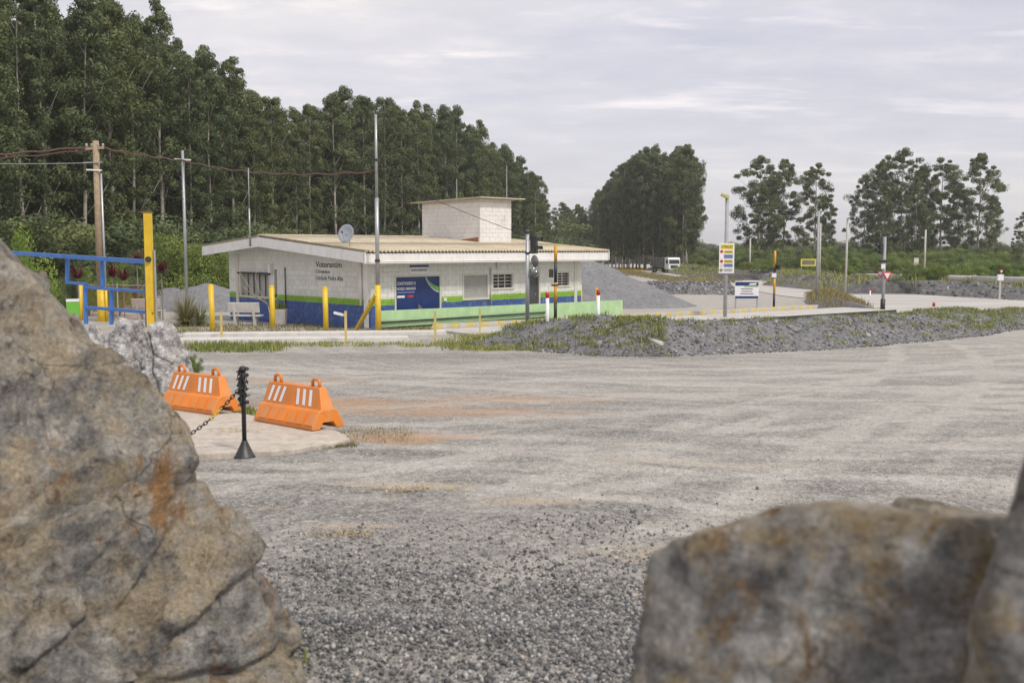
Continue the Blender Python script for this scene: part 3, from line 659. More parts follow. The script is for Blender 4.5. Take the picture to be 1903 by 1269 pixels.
# far verge sheet right of the road, forest floor left
vv = [gnd(x, y) for x, y in ((1300, 500), (1400, 511), (1500, 517), (1600, 522), (1700, 528), (1800, 533), (1903, 537), (2150, 545))]
V0 = np.array(vv); V1 = V0 + np.array([0, 1, 0]) * np.array([240, 180, 160, 150, 150, 150, 150, 160])[:, None]; V1[:, 0] *= 1.5
def strip_sheet(name, A, B, mat, label, n=30, m_=24, dz=.03):
    sa = np.linspace(0, 1, n); k = np.linspace(0, 1, len(A)); Ai = np.stack([np.interp(sa, k, A[:, j]) for j in range(3)], -1); Bi = np.stack([np.interp(sa, k, B[:, j]) for j in range(3)], -1)
    t_ = np.linspace(0, 1, m_)[None, :, None]; G = Ai[:, None] * (1 - t_) + Bi[:, None] * t_
    G[..., 2] = g(G[..., 1]) + dz; i = np.arange(n * m_).reshape(n, m_); q = np.stack([i[:-1, :-1], i[1:, :-1], i[1:, 1:], i[:-1, 1:]], -1).reshape(-1, 4)
    o = link(name, mesh_np(name, G.reshape(-1, 3), q, mat=mat, smooth=True)); return struct(o, label)
strip_sheet('far_verge', V0, V1, 'verge_green', 'grassy land beyond the road')
A = np.array([(-70, 48, 0), (-22, 60, 0), (-14, 74, 0), (-8, 100, 0), (2, 150, 0), (14, 215, 0), (30, 330, 0)], float); B = A + np.array([-160, 40, 0])
strip_sheet('forest_floor', A, B, 'soil', 'dark leaf litter under the eucalyptus wood', 40, 40)
m, t, b = newmat('road_dust')
c = rmp(t, nz(t, .5, 8, .65, sc=(.35, 1, 1), rot=(0, 0, R(35))), [(.3, (.38, .36, .33)), (.7, (.55, .53, .49))])
t.links.new(c, b.inputs['Base Color']); b.inputs['Roughness'].default_value = .95; bump(t, b, nz(t, 6, 8, .7), .5, .05)
RA = np.array([gnd(x, y) for x, y in ((1118, 481), (1200, 489), (1270, 504), (1400, 521), (1500, 530), (1600, 539), (1700, 548), (1903, 560), (2120, 569))]); RB = np.array([gnd(x, y) for x, y in ((1105, 486), (1180, 496), (1262, 516), (1380, 536), (1450, 550), (1540, 560), (1660, 583), (1903, 592), (2120, 600))])
strip_sheet('road', RA, RB, 'road_dust', 'pale dusty road sweeping from behind the building to the right', 80, 14, .035)
# verge islands between the far road and yard
for (pp, lab, mt) in ((((1140, 506), (1180, 509), (1250, 520), (1375, 523)), 'weedy verge between the far road and the rubble ridge', 'grass_dry'),):
    pts = []
    for _ in range(1100):
        k = random.uniform(0, 3); i = int(k); a, b_ = pp[i], pp[min(i + 1, 3)]; px = a[0] + (b_[0] - a[0]) * (k - i); py = a[1] + (b_[1] - a[1]) * (k - i) + random.uniform(-5, 4)
        pts.append(gnd(px, py))
    pts = np.array(pts); tufts(pts, 9, .30, .35, 'far_verge_grass', lab, mt, width=.04)
fl = np.array([gnd(random.uniform(1133, 1195), 500 + random.uniform(-2.5, 3) + random.uniform(0, 1) * 3) for _ in range(260)] + [gnd(random.uniform(1300, 1372), 519.5 + random.uniform(-1.5, 1.5)) for _ in range(160)])
tufts(fl, 8, .30, .3, 'yellow_flowers', 'yellow flowering weeds beside the far road', 'flower_yellow', width=.06, cat='flowers')

# ================================================================== BUILDING
C0 = V(gnd(690, 612)); BASEZ = C0.z
ang = R(45); U = Vector((math.cos(ang), math.sin(ang), 0)); W = Vector((-U.y, U.x, 0)); UP = Vector((0, 0, 1))
LF, LG = 12.28, 10.6           # front and gable lengths
ZE, SL, VR = 3.02, .083, 6.5   # roof surface height over the front wall, slope, ridge position
block_mat('block_paint'); block_mat('mortar_paint', True)
def roofz(vv_): return ZE + (SL * vv_ if vv_ <= VR else SL * VR - SL * (vv_ - VR))
bld = thing('gatehouse', 'white block gatehouse with green and blue painted bands and a beige corrugated roof', 'building', C0)
def cell_wall(o, u, n, length, topf, openings, depth, step=None):
    """solid backing wall with openings (s0, s1, z0, z1) cut out"""
    mb = MB(); xs = sorted({0, length, *[q[0] for q in openings], *[q[1] for q in openings], *(step or [])})
    for a, b_ in zip(xs[:-1], xs[1:]):
        ops = sorted([(q[2], q[3]) for q in openings if q[0] < (a + b_) / 2 < q[1]]); z = -.3
        for z0, z1 in ops + [(None, None)]:
            if z0 is None: mb.prism([o + u * a + UP * z, o + u * b_ + UP * z, o + u * b_ + UP * topf(b_), o + u * a + UP * topf(a)], -n * depth)
            else:
                if z0 > z + .01: mb.prism([o + u * a + UP * z, o + u * b_ + UP * z, o + u * b_ + UP * z0, o + u * a + UP * z0], -n * depth)
                z = z1
    return mb
NF, NG = -W, -U                 # outward normals of front wall and gable
FO = [(1.2, 3.5, 0, 2.0), (4.8, 6.2, 1.0, 2.0), (6.5, 7.7, 1.4, 2.0), (8.6, 9.4, 0, 2.2), (10.6, 11.4, 1.4, 2.0)]
GO = [(7.2, 9.6, 1.0, 2.0), (6.6, 6.8, .9, 2.2)]
ftop = lambda s_: 2.94; gtop = lambda s_: roofz(s_) - .10
cell_wall(C0 + NF * -.012, U, NF, LF, ftop, FO, .16).part('front_wall', 'mortar_paint', bld)
cell_wall(C0 + NG * -.012, W, NG, LG, gtop, GO, .16, [VR]).part('gable_wall', 'mortar_paint', bld)
# rear and far walls
mb = MB(); mb.frame_box(C0 + U * (LF + .002) , W, UP, U, .0, LG, -.3, 2.94, -.16, 0); mb.part('far_wall', 'mortar_paint', bld)
mb = MB(); mb.frame_box(C0 + W * (LG + .002), U, UP, W, .0, LF, -.3, 3.2, -.16, 0); mb.part('rear_wall', 'mortar_paint', bld)
# individual blocks
BL, BH, GAP = .40, .20, .010
full = {}
def block_mesh(key, u, n):
    mb = MB(); mb.frame_box(Vector(), u, UP, n, 0, BL - GAP, 0, BH - GAP, -.02, .012); full[key] = mb.mesh('block', 'block_paint'); 
block_mesh('f', U, NF); block_mesh('g', W, NG)
rest = MB(); singles = []
def lay(key, o, u, n, length, topf, openings):
    for c_ in range(0, 18):
        z0 = c_ * BH; s = -(BL / 2) * (c_ % 2)
        while s < length - .02:
            a, b_ = max(s, 0), min(s + BL, length); s += BL
            if z0 + BH > min(topf(a), topf(b_)) + .02: continue
            segs = [(a, b_)]
            for q in openings:
                if q[2] < z0 + BH / 2 < q[3]:
                    new = []
                    for x, y in segs:
                        if y <= q[0] or x >= q[1]: new.append((x, y))
                        else:
                            if x < q[0]: new.append((x, q[0]))
                            if y > q[1]: new.append((q[1], y))
                    segs = new
            for x, y in segs:
                if y - x < .05: continue
                pr = random.uniform(-.003, .003)
                if y - x > BL - .01 and len([1 for k_ in singles if k_ == key]) < (190 if key == 'g' else 110) and z0 > .55:
                    ob = link('block', full[key], bld, o + u * x + UP * z0 + n * pr - C0); singles.append(key)
                else: rest.frame_box(o, u, UP, n, x, y - GAP, z0, z0 + BH - GAP, -.02, .012 + pr)
lay('g', C0, W, NG, LG, gtop, GO); lay('f', C0, U, NF, LF, ftop, FO)
o = rest.part('block_courses', 'block_paint', bld); o['kind'] = 'stuff'
# corner pilasters and ring posts
mb = MB(); mb.frame_box(C0, W, UP, NG, .15, .42, 0, 2.95, .0, .03); mb.part('pilaster', 'white_paint', bld)
for s0 in (9.75,): mb = MB(); mb.frame_box(C0, W, UP, NG, s0, s0 + .22, 0, 2.85, .012, .045); mb.part('pilaster', 'frame_beige', bld)
mb = MB(); mb.frame_box(C0, U, UP, NF, 11.75, 11.95, 0, 2.9, .012, .045); mb.part('pilaster', 'frame_beige', bld)
# roof: corrugated sheets
OV, OG = .92, .95              # eave and gable overhangs
def sheet_mesh(length, width, rise):
    waves = 6; nx = waves * 8 + 1; xs = np.linspace(0, width, nx); V_ = []
    for k, vv_ in enumerate((0, length)):
        for x in xs: V_.append(U * x + W * vv_ + UP * (rise * k + .040 * math.cos(2 * math.pi * waves * x / width)))
    top_ = [tuple(p) for p in V_]; bot = [(p[0], p[1], p[2] - .012) for p in top_]
    n2 = 2 * nx; q = [(i, i + 1, nx + i + 1, nx + i) for i in range(nx - 1)] + [(n2 + i, n2 + nx + i, n2 + nx + i + 1, n2 + i + 1) for i in range(nx - 1)]
    q += [(i, n2 + i, n2 + i + 1, i + 1) for i in range(nx - 1)] + [(nx + i, nx + i + 1, n2 + nx + i + 1, n2 + nx + i) for i in range(nx - 1)]
    return mesh_np('roof_sheet', np.array(top_ + bot), quads=np.array(q), mat='roof_sheet', smooth=True)
roof = thing('roof', 'x', 'x', (0, 0, 0)); [roof.__delitem__(k) for k in ('label', 'category')]; roof.parent = bld; WL[roof.name] = C0.copy()
RL = LF + 2 * OG; ns = 13; sw = RL / ns
half = (VR + OV) / 2
mf = sheet_mesh(half + .06, sw, SL * (half + .06)); lr = LG + .75 - VR; mr = sheet_mesh(lr, sw, -SL * lr)
for i in range(ns):
    for r_ in range(2):
        v0 = -OV + r_ * half; ob = link('roof_sheet', mf, roof, U * (-OG + i * sw) + W * v0 + UP * (roofz(v0) + .065 + .014 * r_ + random.uniform(-.004, .004)))
    ob = link('roof_sheet', mr, roof, U * (-OG + i * sw) + W * VR + UP * (roofz(VR) + .078))
mb = MB(); mb.tube([C0 + U * -OG + W * VR + UP * (roofz(VR) + .07), C0 + U * (LF + OG) + W * VR + UP * (roofz(VR) + .07)], .075, 8); mb.part('ridge_cap', 'roof_sheet', roof)
# fascias and soffit
def fascia(s0, s1, nm='fascia'):
    mb = MB(); mb.frame_box(C0, U, UP, NF, s0, s1, 2.54, 2.925, OV - .11, OV - .07); return mb.part(nm, 'white_paint', roof)
for a, b_ in ((-OG, .5), (.505, 4.2), (4.205, 8.6), (8.605, 12.1), (12.105, LF + OG)): fascia(a, b_)
def rake(v0, v1, uo, sgn):
    mb = MB(); h = .40
    mb.prism([C0 + W * v0 + UP * (roofz(v0) + .02) + U * uo, C0 + W * v1 + UP * (roofz(v1) + .02) + U * uo, C0 + W * v1 + UP * (roofz(v1) + .02 - h) + U * uo, C0 + W * v0 + UP * (roofz(v0) + .02 - h) + U * uo], U * .04 * sgn); mb.part('fascia', 'white_paint', roof)
for uo, sg in ((-OG, 1), (LF + OG, -1)):
    rake(-OV + .0, 2.6, uo, sg); rake(2.605, VR, uo, sg); rake(VR + .005, LG + .7, uo, sg)
mb = MB()
mb.prism([C0 + W * (-OV + .05) + UP * 2.60 + U * (-OG + .05), C0 + W * -.02 + UP * 2.93 + U * (-OG + .05), C0 + W * -.02 + UP * 2.95 + U * (-OG + .05), C0 + W * (-OV + .05) + UP * 2.62 + U * (-OG + .05)], U * (RL - .1)); mb.part('soffit', 'white_paint', roof)
for v0, v1 in ((.0, VR), (VR, LG + .65)):
    mb = MB(); mb.prism([C0 + U * (-OG + .05) + W * v0 + UP * (roofz(v0) - .09), C0 + U * (-OG + .05) + W * v1 + UP * (roofz(v1) - .09), C0 + U * (-OG + .05) + W * v1 + UP * (roofz(v1) - .07), C0 + U * (-OG + .05) + W * v0 + UP * (roofz(v0) - .07)], U * (RL - .1)); mb.part('soffit', 'white_paint', roof)
# openings
def framed(s0, s1, z0, z1, o=C0, u=U, n=NF, t_=.06, mat='frame_beige', name='window', sill=True):
    fr = MB()
    fr.frame_box(o, u, UP, n, s0 - t_, s0 + .02, z0, z1 + t_, -.05, .035); fr.frame_box(o, u, UP, n, s1 - .02, s1 + t_, z0, z1 + t_, -.05, .035)
    fr.frame_box(o, u, UP, n, s0 + .02, s1 - .02, z1 - .02, z1 + t_, -.05, .033)
    if sill: fr.frame_box(o, u, UP, n, s0 - t_ - .03, s1 + t_ + .03, z0 - .06, z0 + .012, -.05, .06)
    return fr.part(name, mat, bld)
def pane(s0, s1, z0, z1, par, o=C0, u=U, n=NF, mat='window_dark', d=-.10, nm='pane'):
    mb = MB(); mb.frame_box(o, u, UP, n, s0, s1, z0, z1, d - .02, d); return mb.part(nm, mat, par)
def bars(s0, s1, z0, z1, nv, nh, par, o=C0, u=U, n=NF, mat='frame_beige', d=-.06):
    for i in range(nv): x = s0 + (s1 - s0) * (i + 1) / (nv + 1); mb = MB(); mb.frame_box(o, u, UP, n, x - .018, x + .018, z0, z1, d - .03, d); mb.part('mullion', mat, par)
    for i in range(nh): z = z0 + (z1 - z0) * (i + 1) / (nh + 1); mb = MB(); mb.frame_box(o, u, UP, n, s0, s1, z - .014, z + .014, d - .028, d - .002); mb.part('glazing_bar', mat, par)
w1 = framed(6.5, 7.7, 1.4, 2.0); pane(6.5, 7.7, 1.4, 2.0, w1); bars(6.5, 7.7, 1.4, 2.0, 2, 3, w1)
w2 = framed(10.6, 11.4, 1.4, 2.0); pane(10.6, 11.4, 1.4, 2.0, w2); bars(10.6, 11.4, 1.4, 2.0, 1, 4, w2)
sh = framed(4.8, 6.2, 1.0, 2.0, name='shutter_window')
for i in range(12):
    mb = MB(); z = 1.0 + i * 1 / 12; mb.frame_box(C0, U, UP, NF, 4.82, 6.18, z, z + .074, -.06 + .004 * (i % 2), -.025); mb.part('slat', 'shutter_grey', sh)
dr = framed(8.6, 9.4, 0, 2.2, name='door', mat='frame_beige', sill=False); pane(8.6, 9.38, 0, 2.18, dr, mat='door_dark', d=-.06, nm='door_leaf'); pane(9.2, 9.24, 1.0, 1.1, dr, mat='galvanised', d=-.03, nm='handle')
pane(6.6, 6.8, .9, 2.2, bld, C0, W, NG, 'door_dark', -.12, 'wall_slot')
gw = framed(7.2, 9.6, 1.0, 2.0, C0, W, NG); pane(7.2, 9.6, 1.0, 2.0, gw, C0, W, NG, 'shutter_grey', -.12); bars(7.2, 9.6, 1.0, 2.0, 4, 0, gw, C0, W, NG, 'door_dark', -.07)
mb = MB(); mb.frame_box(C0, W, UP, NG, 7.1, 9.65, 1.97, 2.06, .0, .16); mb.part('canopy', 'dark_metal', gw)
# banner over the doorway opening
bn = framed(1.2, 3.5, .02, 2.0, name='banner_frame', sill=False); pane(1.2, 3.5, .0, 2.0, bn, mat='navy_print', d=-.02, nm='banner')
NB = NF * -.018
text_on('lettering', 'CONSTRUINDO O', C0 + U * 1.3 + UP * 1.66 + NB, U, UP, NF, .95, .13, 'white_print', bn, .012)
text_on('lettering', 'NOSSO AMANHÃ', C0 + U * 1.3 + UP * 1.46 + NB, U, UP, NF, .95, .14, 'white_print', bn, .012)
mb = MB(); mb.frame_box(C0 + NB, U, UP, NF, 1.3, 2.2, 1.35, 1.39, 0, .004); mb.part('text_line', 'sign_blue', bn)
mb = MB(); mb.frame_box(C0 + NB, U, UP, NF, 1.3, 1.68, 1.16, 1.25, 0, .004); mb.part('logo', 'white_print', bn)
mb = MB(); mb.frame_box(C0 + NB, U, UP, NF, 1.82, 2.12, 1.17, 1.25, 0, .004); mb.part('logo', 'red_print', bn)
def arc_strip(c, r0, r1, a0, a1, off, mat, nm, par, n=16):
    mb = MB(); P_ = [C0 + NB + NF * off + U * (c[0] + r1 * math.cos(a0 + (a1 - a0) * i / n)) + UP * (c[1] + r1 * math.sin(a0 + (a1 - a0) * i / n)) for i in range(n + 1)]
    P_ += [C0 + NB + NF * off + U * (c[0] + r0(i / n) * math.cos(a0 + (a1 - a0) * i / n)) + UP * (c[1] + r0(i / n) * math.sin(a0 + (a1 - a0) * i / n)) for i in range(n, -1, -1)]
    vs_ = P_; fs_ = [(i, i + 1, 2 * n - i, 2 * n + 1 - i) for i in range(n)]; mb.add(vs_, fs_); return mb.part(nm, mat, par)
arc_strip((3.75, 2.35), lambda k: 1.02 - .2 * k, 1.02, R(202), R(256), .003, 'green_print', 'swoosh', bn)
arc_strip((3.75, 2.35), lambda k: 1.04, 1.07, R(202), R(256), .003, 'white_print', 'swoosh_edge', bn)
for (a, b_, h, mt) in ((1.45, 1.62, .62, 'text_dark'), (1.62, 1.75, .45, 'sign_blue'), (1.95, 2.1, .5, 'sign_blue'), (2.3, 2.62, .72, 'mirror_back'), (2.95, 3.4, .45, 'grey_paint_metal'), (3.05, 3.3, .62, 'text_dark')):
    mb = MB(); mb.prism([C0 + NB + U * a + UP * .06, C0 + NB + U * b_ + UP * .06, C0 + NB + U * (b_ - .02) + UP * h * .97, C0 + NB + U * (a + .09) + UP * h * 1.25], NF * .003); mb.part('print_shape', mt, bn)
# door plate above the banner
pl = MB(); pl.frame_box(C0, U, UP, NF, 1.9, 2.9, 2.10, 2.44, .016, .035); pl = pl.part('name_plate', 'white_print', bld)
mb = MB(); mb.frame_box(C0, U, UP, NF, 1.9, 2.9, 2.36, 2.44, .035, .039); mb.part('header', 'navy_print', pl)
text_on('lettering', 'ALMOXARIFADO', C0 + U * 1.96 + UP * 2.20 + NF * .036, U, UP, NF, .86, .09, 'text_dark', pl, .01)
# wall lettering on the gable
LW = -W                          # reading direction on the gable
for body, s1, z, wd, ht, bd in (('Votorantim', 3.66, 2.34, 1.80, .24, .012), ('Cimentos', 3.66, 2.10, .98, .15, .012), ('Unidade Pedra Alta', 3.66, 1.83, 1.88, .17, .008)):
    text_on('lettering', body, C0 + W * s1 + UP * z + NG * .014, LW, UP, NG, wd, ht, 'text_dark', bld, bd)
# pipes and small fittings
mb = MB(); mb.tube([C0 + U * 6.75 + NF * .08 + UP * 2.93, C0 + U * 6.75 + NF * .08 + UP * 2.25], .05); mb.part('downpipe', 'white_paint', bld, True)
mb = MB(); mb.tube([C0 + W * .55 + NG * .07 + UP * .9, C0 + W * .55 + NG * .07 + UP * 2.85], .05); mb.part('downpipe', 'white_paint', bld, True)
mb = MB(); mb.tube([C0 + U * 6.35 + NF * .06 + UP * .4, C0 + U * 6.35 + NF * .06 + UP * 2.3], .03); mb.part('downpipe', 'frame_beige', bld, True)
mb = MB(); mb.tube([C0 + W * 5.9 + NG * .05 + UP * .1, C0 + W * 5.9 + NG * .05 + UP * 2.3], .022); mb.part('conduit', 'dark_metal', bld, True)
mb = MB(); mb.box(C0 + W * 6.95 + NG * .1 + UP * 2.25, (.16, .16, .4), ang); mb.part('wall_lamp', 'white_paint', bld)
mb = MB(); mb.box(C0 + U * 1.02 + NF * .03 + UP * 1.6, (.1, .05, .14), ang); mb.part('switch_box', 'white_paint', bld)
mb = MB(); mb.box(C0 + U * 3.75 + NF * .04 + UP * 1.02, (.14, .07, .12), ang); mb.part('tap_box', 'white_paint', bld)
# rooftop water tank room
def on_plane(px, py, o, n):
    d = Vector(ray(px, py)); c_ = Vector((0, 0, CAMZ)); return c_ + d * ((o - c_).dot(n) / d.dot(n))
TO = on_plane(892, 441, C0 + W * 3.1, W); tu = (TO - C0).dot(U); TO = C0 + U * tu + W * 3.1 + UP * roofz(3.1)
tl = (on_plane(785, 441, TO, U) - TO).dot(W); tr_ = (on_plane(950, 439, TO, W) - TO).dot(U)
tz = on_plane(892, 369, TO, W).z - TO.z; tz2 = on_plane(785, 377, TO, U).z - TO.z
tank = MB(); tank.prism([TO - UP * .2, TO - UP * .2 + W * tl, TO + W * tl + UP * tz2, TO + UP * tz], U * tr_); tank = tank.part('tank_room', 'mortar_tank', bld)
tbm = {}
for key, u, n in (('l', W, NG), ('r', U, NF)):
    mb = MB(); mb.frame_box(Vector(), u, UP, n, 0, BL - GAP, 0, BH - GAP, .0, .012); tbm[key] = mb.mesh('block', 'block_tank')
trest = MB()
for key, u, n, ln_, tf in (('l', W, NG, tl, lambda s_: tz + (tz2 - tz) * s_ / tl), ('r', U, NF, tr_, lambda s_: tz)):
    for c_ in range(0, 12):
        z0 = c_ * BH - .05; s = -(BL / 2) * (c_ % 2)
        while s < ln_ - .03:
            a, b_ = max(s, .0), min(s + BL, ln_); s += BL
            if z0 + BH > min(tf(a), tf(b_)): continue
            if b_ - a > BL - .01: link('block', tbm[key], tank, TO - C0 + u * a + UP * z0 + n * random.uniform(.0005, .004))
            else: MB().frame_box(TO, u, UP, n, a, b_ - GAP, z0, z0 + BH - GAP, 0, .012).part('cut_block', 'block_tank', tank)

mb = MB(); mb.prism([TO + W * -.35 + UP * (tz + .02), TO + W * (tl + .55) + UP * (tz2 - .03), TO + W * (tl + .55) + UP * (tz2 + .02), TO + W * -.35 + UP * (tz + .07)], U * (tr_ + .9)); 
for vtx in mb.v: vtx -= U * .3
mb.part('tank_roof', 'roof_sheet', tank)
mb = MB(); mb.prism([TO + W * .1 + NG * .013 + UP * .0, TO + W * tl * .9 + NG * .013, TO + W * .1 + NG * .013 + UP * .34], NG * .02); mb.part('flashing', 'rust', tank)
mb = MB(); p0 = TO + W * 1.6 + UP * (tz * .5 + tz2 * .5); mb.tube([p0, p0 + UP * 1.0], .02, 6); mb.part('lightning_rod', 'galvanised', bld)
mb = MB(); p0 = TO + U * (tr_ * .9) + W * .1 + UP * tz; mb.tube([p0, p0 + UP * 1.6], .02, 6); mb.part('lightning_rod', 'galvanised', bld)
# mast on the gable
p0 = on_plane(466, 445, C0 - U * OG, U); ms_ = thing('roof_mast', 'thin grey steel mast fixed to the gable fascia', 'mast', p0 - U * .03)
mb = MB(); mb.tube([p0 - U * .04 - UP * .3, p0 - U * .04 + UP * 1.3], .035, 8); mb.part('lower_tube', 'galvanised', ms_, True)
mb = MB(); mb.tube([p0 - U * .04 + UP * 1.3, p0 - U * .04 + UP * 3.0], .022, 8); mb.part('upper_tube', 'grey_paint_metal', ms_, True)
mb = MB(); mb.box(p0 - U * .03 + UP * .1, (.12, .12, .06), ang); mb.part('bracket', 'galvanised', ms_)
# satellite dish on the roof
dp = on_plane(650, 452, C0 + W * .6 + UP * 0, W); dp = C0 + U * (dp - C0).dot(U) + W * .6 + UP * (roofz(.6) + .06)
dsh = thing('satellite_dish', 'round grey satellite dish on the beige roof', 'satellite dish', dp)
mb = MB(); mb.tube([dp, dp + UP * .34, dp + UP * .48 + W * .03], .022, 8); mb.part('mount', 'galvanised', dsh)
dn = Vector((-.30, -.90, .28)).normalized(); dc = dp + UP * .52 - Vector((.10, 0, 0)); a_ = dn.cross(UP).normalized(); b2 = a_.cross(dn)
mb = MB(); vs_ = []; nn = 24
for r_, k in ((.0, 0), (.12, .012), (.24, .05), (.33, .10)): vs_ += [dc + dn * k + (a_ * math.cos(2 * math.pi * i / nn) * r_ + b2 * math.sin(2 * math.pi * i / nn) * r_ * 1.12) for i in range(nn)]
fs_ = [(j * nn + i, j * nn + (i + 1) % nn, (j + 1) * nn + (i + 1) % nn, (j + 1) * nn + i) for j in range(3) for i in range(nn)]
mb.add(vs_, fs_); ob = mb.part('reflector', 'dish_grey', dsh, True); so_ = ob.modifiers.new('t', 'SOLIDIFY'); so_.thickness = .015
mb = MB(); mb.tube([dc - b2 * .33 + dn * .1, dc + dn * .42 - b2 * .05], .012, 6); mb.part('feed_arm', 'galvanised', dsh)
mb = MB(); mb.tube([dc + dn * .36 - b2 * .05, dc + dn * .46 - b2 * .04], .03, 8); mb.part('receiver', 'dark_metal', dsh)

# ------------------------------------------------------------------ green wall, weighbridge, kerbs
WA = V(gnd(707, 615)); WB = V(gnd(1157, 588)); wd_ = (WB - WA); wl = math.hypot(wd_.x, wd_.y); wu = Vector((wd_.x, wd_.y, 0)).normalized(); wn = Vector((wu.y, -wu.x, 0))
gwall = thing('low_wall', 'low pale green wall standing in front of the gatehouse', 'wall', WA)
mb = MB(); mb.prism([WA - UP * .3, WA + wu * wl - UP * .5, WA + wu * wl + UP * (.78 + WB.z - WA.z), WA + UP * .74], -wn * .18); mb.part('wall_body', 'green_wall', gwall, bevel=.01)
for hz_ in (.36, .15):
    mb = MB(); mb.tube([WA + wn * .09 + UP * hz_ - wu * .0, WA + wu * wl * .62 + wn * .09 + UP * (hz_ - .06)], .035); mb.part('pipe', 'pipe_green', gwall, True)
    mb = MB(); mb.tube([WA + wn * .055 + UP * (hz_ - .055) - wu * .0, WA + wu * wl * .62 + wn * .055 + UP * (hz_ - .115)], .02); mb.part('pipe', 'dark_metal', gwall, True)
# weighbridge parallel to it
K0 = V(gnd(800, 617)); K1 = V(gnd(1512, 573, .35)); kd = Vector((K1.x - K0.x, K1.y - K0.y, 0)); kl = kd.length; ku = kd.normalized(); kn = Vector((ku.y, -ku.x, 0))
def kz(s): return K0.z + .12 + (K1.z + .0 - K0.z - .12) * s / kl
wb = thing('weighbridge', 'long concrete truck weighbridge with striped kerb behind the berm', 'weighbridge', K0)
def kbox(mb, s0, s1, n0, n1, z0, z1):
    vs_ = [K0 * 1 + ku * s + kn * n + UP * ((kz(s) if zz is None else 0) - K0.z * 0) for s in () for n in () for zz in ()]
    P_ = lambda s, n, z: Vector((K0.x + ku.x * s + kn.x * n, K0.y + ku.y * s + kn.y * n, kz(s) + z))
    vs_ = [P_(s, n, z) for z in (z0, z1) for n in (n0, n1) for s in (s0, s1)]
    return mb.add(vs_, [(0, 2, 3, 1), (4, 5, 7, 6), (0, 1, 5, 4), (2, 6, 7, 3), (0, 4, 6, 2), (1, 3, 7, 5)])
kbox(MB(), 0, kl + 2, .25, 3.2, -.16, 0).part('deck', 'concrete', wb, bevel=.01)
for s0 in np.arange(kl * .45, kl + 2, 3.2):
    kbox(MB(), s0, s0 + .25, 3.0, 3.16, -.8, -.161).part('support', 'dark_metal', wb)
kbox(MB(), kl * .30, kl + 2, 3.201, 3.26, -.19, .02).part('edge_beam', 'dark_metal', wb)
for i, mt in enumerate(('pale_yellow_paint', 'grey_paint_metal', 'pale_yellow_paint', 'grey_paint_metal')):
    kbox(MB(), kl + 2 - 1.7 * (i + 1), kl + 2 - 1.7 * (i + 1) + 1.5, 3.05, 3.12, -.7, -.2).part('side_panel', mt, wb)
n_st = 64; sl_ = (kl) / n_st
for i in range(n_st):
    mt = 'pale_yellow_paint' if i % 2 == 0 else ('concrete' if i % 4 == 1 else 'rust')
    if i % 2: mt = 'concrete'
    mb = MB(); P_ = lambda s, n, z: Vector((K0.x + ku.x * s + kn.x * n, K0.y + ku.y * s + kn.y * n, kz(s) + z))
    s0, s1 = i * sl_, (i + 1) * sl_ - .004; sk = .12
    vs_ = [P_(s0 + (sk if z else 0), n, z * .17) for z in (0, 1) for n in (0, .2)] + [P_(s1 + (sk if z else 0), n, z * .17) for z in (0, 1) for n in (0, .2)]
    mb.add(vs_, [(0, 1, 3, 2), (4, 6, 7, 5), (0, 4, 5, 1), (2, 3, 7, 6), (1, 5, 7, 3), (0, 2, 6, 4)]); mb.part('kerb_block', mt, wb)
# approach slab: two long pale concrete strips to the left
for (a, b_, lab) in (((340, 627), (830, 622), 'pale concrete strip of the weighbridge approach nearest the gatehouse'), ((330, 638), (760, 634), 'pale concrete strip of the weighbridge approach nearest the yard')):
    A_ = V(gnd(*a)); B_ = V(gnd(*b_)); mb = MB(); d_ = (B_ - A_).normalized(); n_ = Vector((d_.y, -d_.x, 0)) 
    mb.prism([A_ - UP * .1, B_ - UP * .1, B_ + UP * .12, A_ + UP * .12], n_ * -.7); o = mb.top('concrete_strip', 'concrete_white', lab, 'kerb', 'weighbridge approach strips', bevel=.015)

# ================================================================== POSTS, POLES, SIGNS
def bollard(px, ybot, ytop, label, wpx=10, mat='yellow_paint', group='yellow bollards before the gatehouse'):
    p = V(gnd(px, ybot)); h = zat(ytop, p.y) - p.z; r = wpx / 2 * p.y / F
    t_ = thing('bollard', label, 'bollard', p, 0, group)
    mb = MB(); mb.tube([p - UP * .2, p + UP * (h - r * .6)], r, 14); mb.part('tube', mat, t_, True)
    mb = MB(); mb.lathe(p + UP * (h - r * .6), [(r * 1.01, 0), (r * .8, r * .35), (r * .3, r * .58)], 14); mb.part('cap', mat, t_, True)
    t_.rotation_euler = (random.uniform(-.025, .025), random.uniform(-.025, .025), 0)
    return p, h
bollard(395, 615, 528, 'yellow bollard at the left end of the row by the white bench')
bollard(507, 609, 530, 'yellow bollard beside the concrete planter')
bollard(606, 613, 532, 'yellow bollard before the lettered gable wall')
bollard(1080, 582, 528, 'yellow bollard at the right corner of the gatehouse', 4.5)
bollard(150, 596, 527, 'yellow bollard behind the stepped end of the blue gate', 9)
bollard(1108, 581, 534, 'short yellow post leaning near the gravel heap', 4.5)
def small_post(px, yb, yt, label, arm=False):
    p = V(gnd(px, yb)); h = zat(yt, p.y) - p.z; t_ = thing('marker_post', label, 'post', p, 0, 'small yellow marker posts')
    mb = MB(); mb.box(p + UP * (h / 2 - .1), (.07, .07, h + .2)); mb.part('stake', 'pale_yellow_paint', t_, bevel=.005)
    if arm: mb = MB(); mb.box(p + UP * (h - .07) + Vector((-.2, .04, -.02)), (.34, .02, .08), M=Matrix.Rotation(.25, 3, 'Y')); mb.part('plate', 'white_print', t_)
    else: mb = MB(); mb.box(p + UP * (h + .012), (.085, .085, .022)); mb.part('cap', 'pale_yellow_paint', t_)
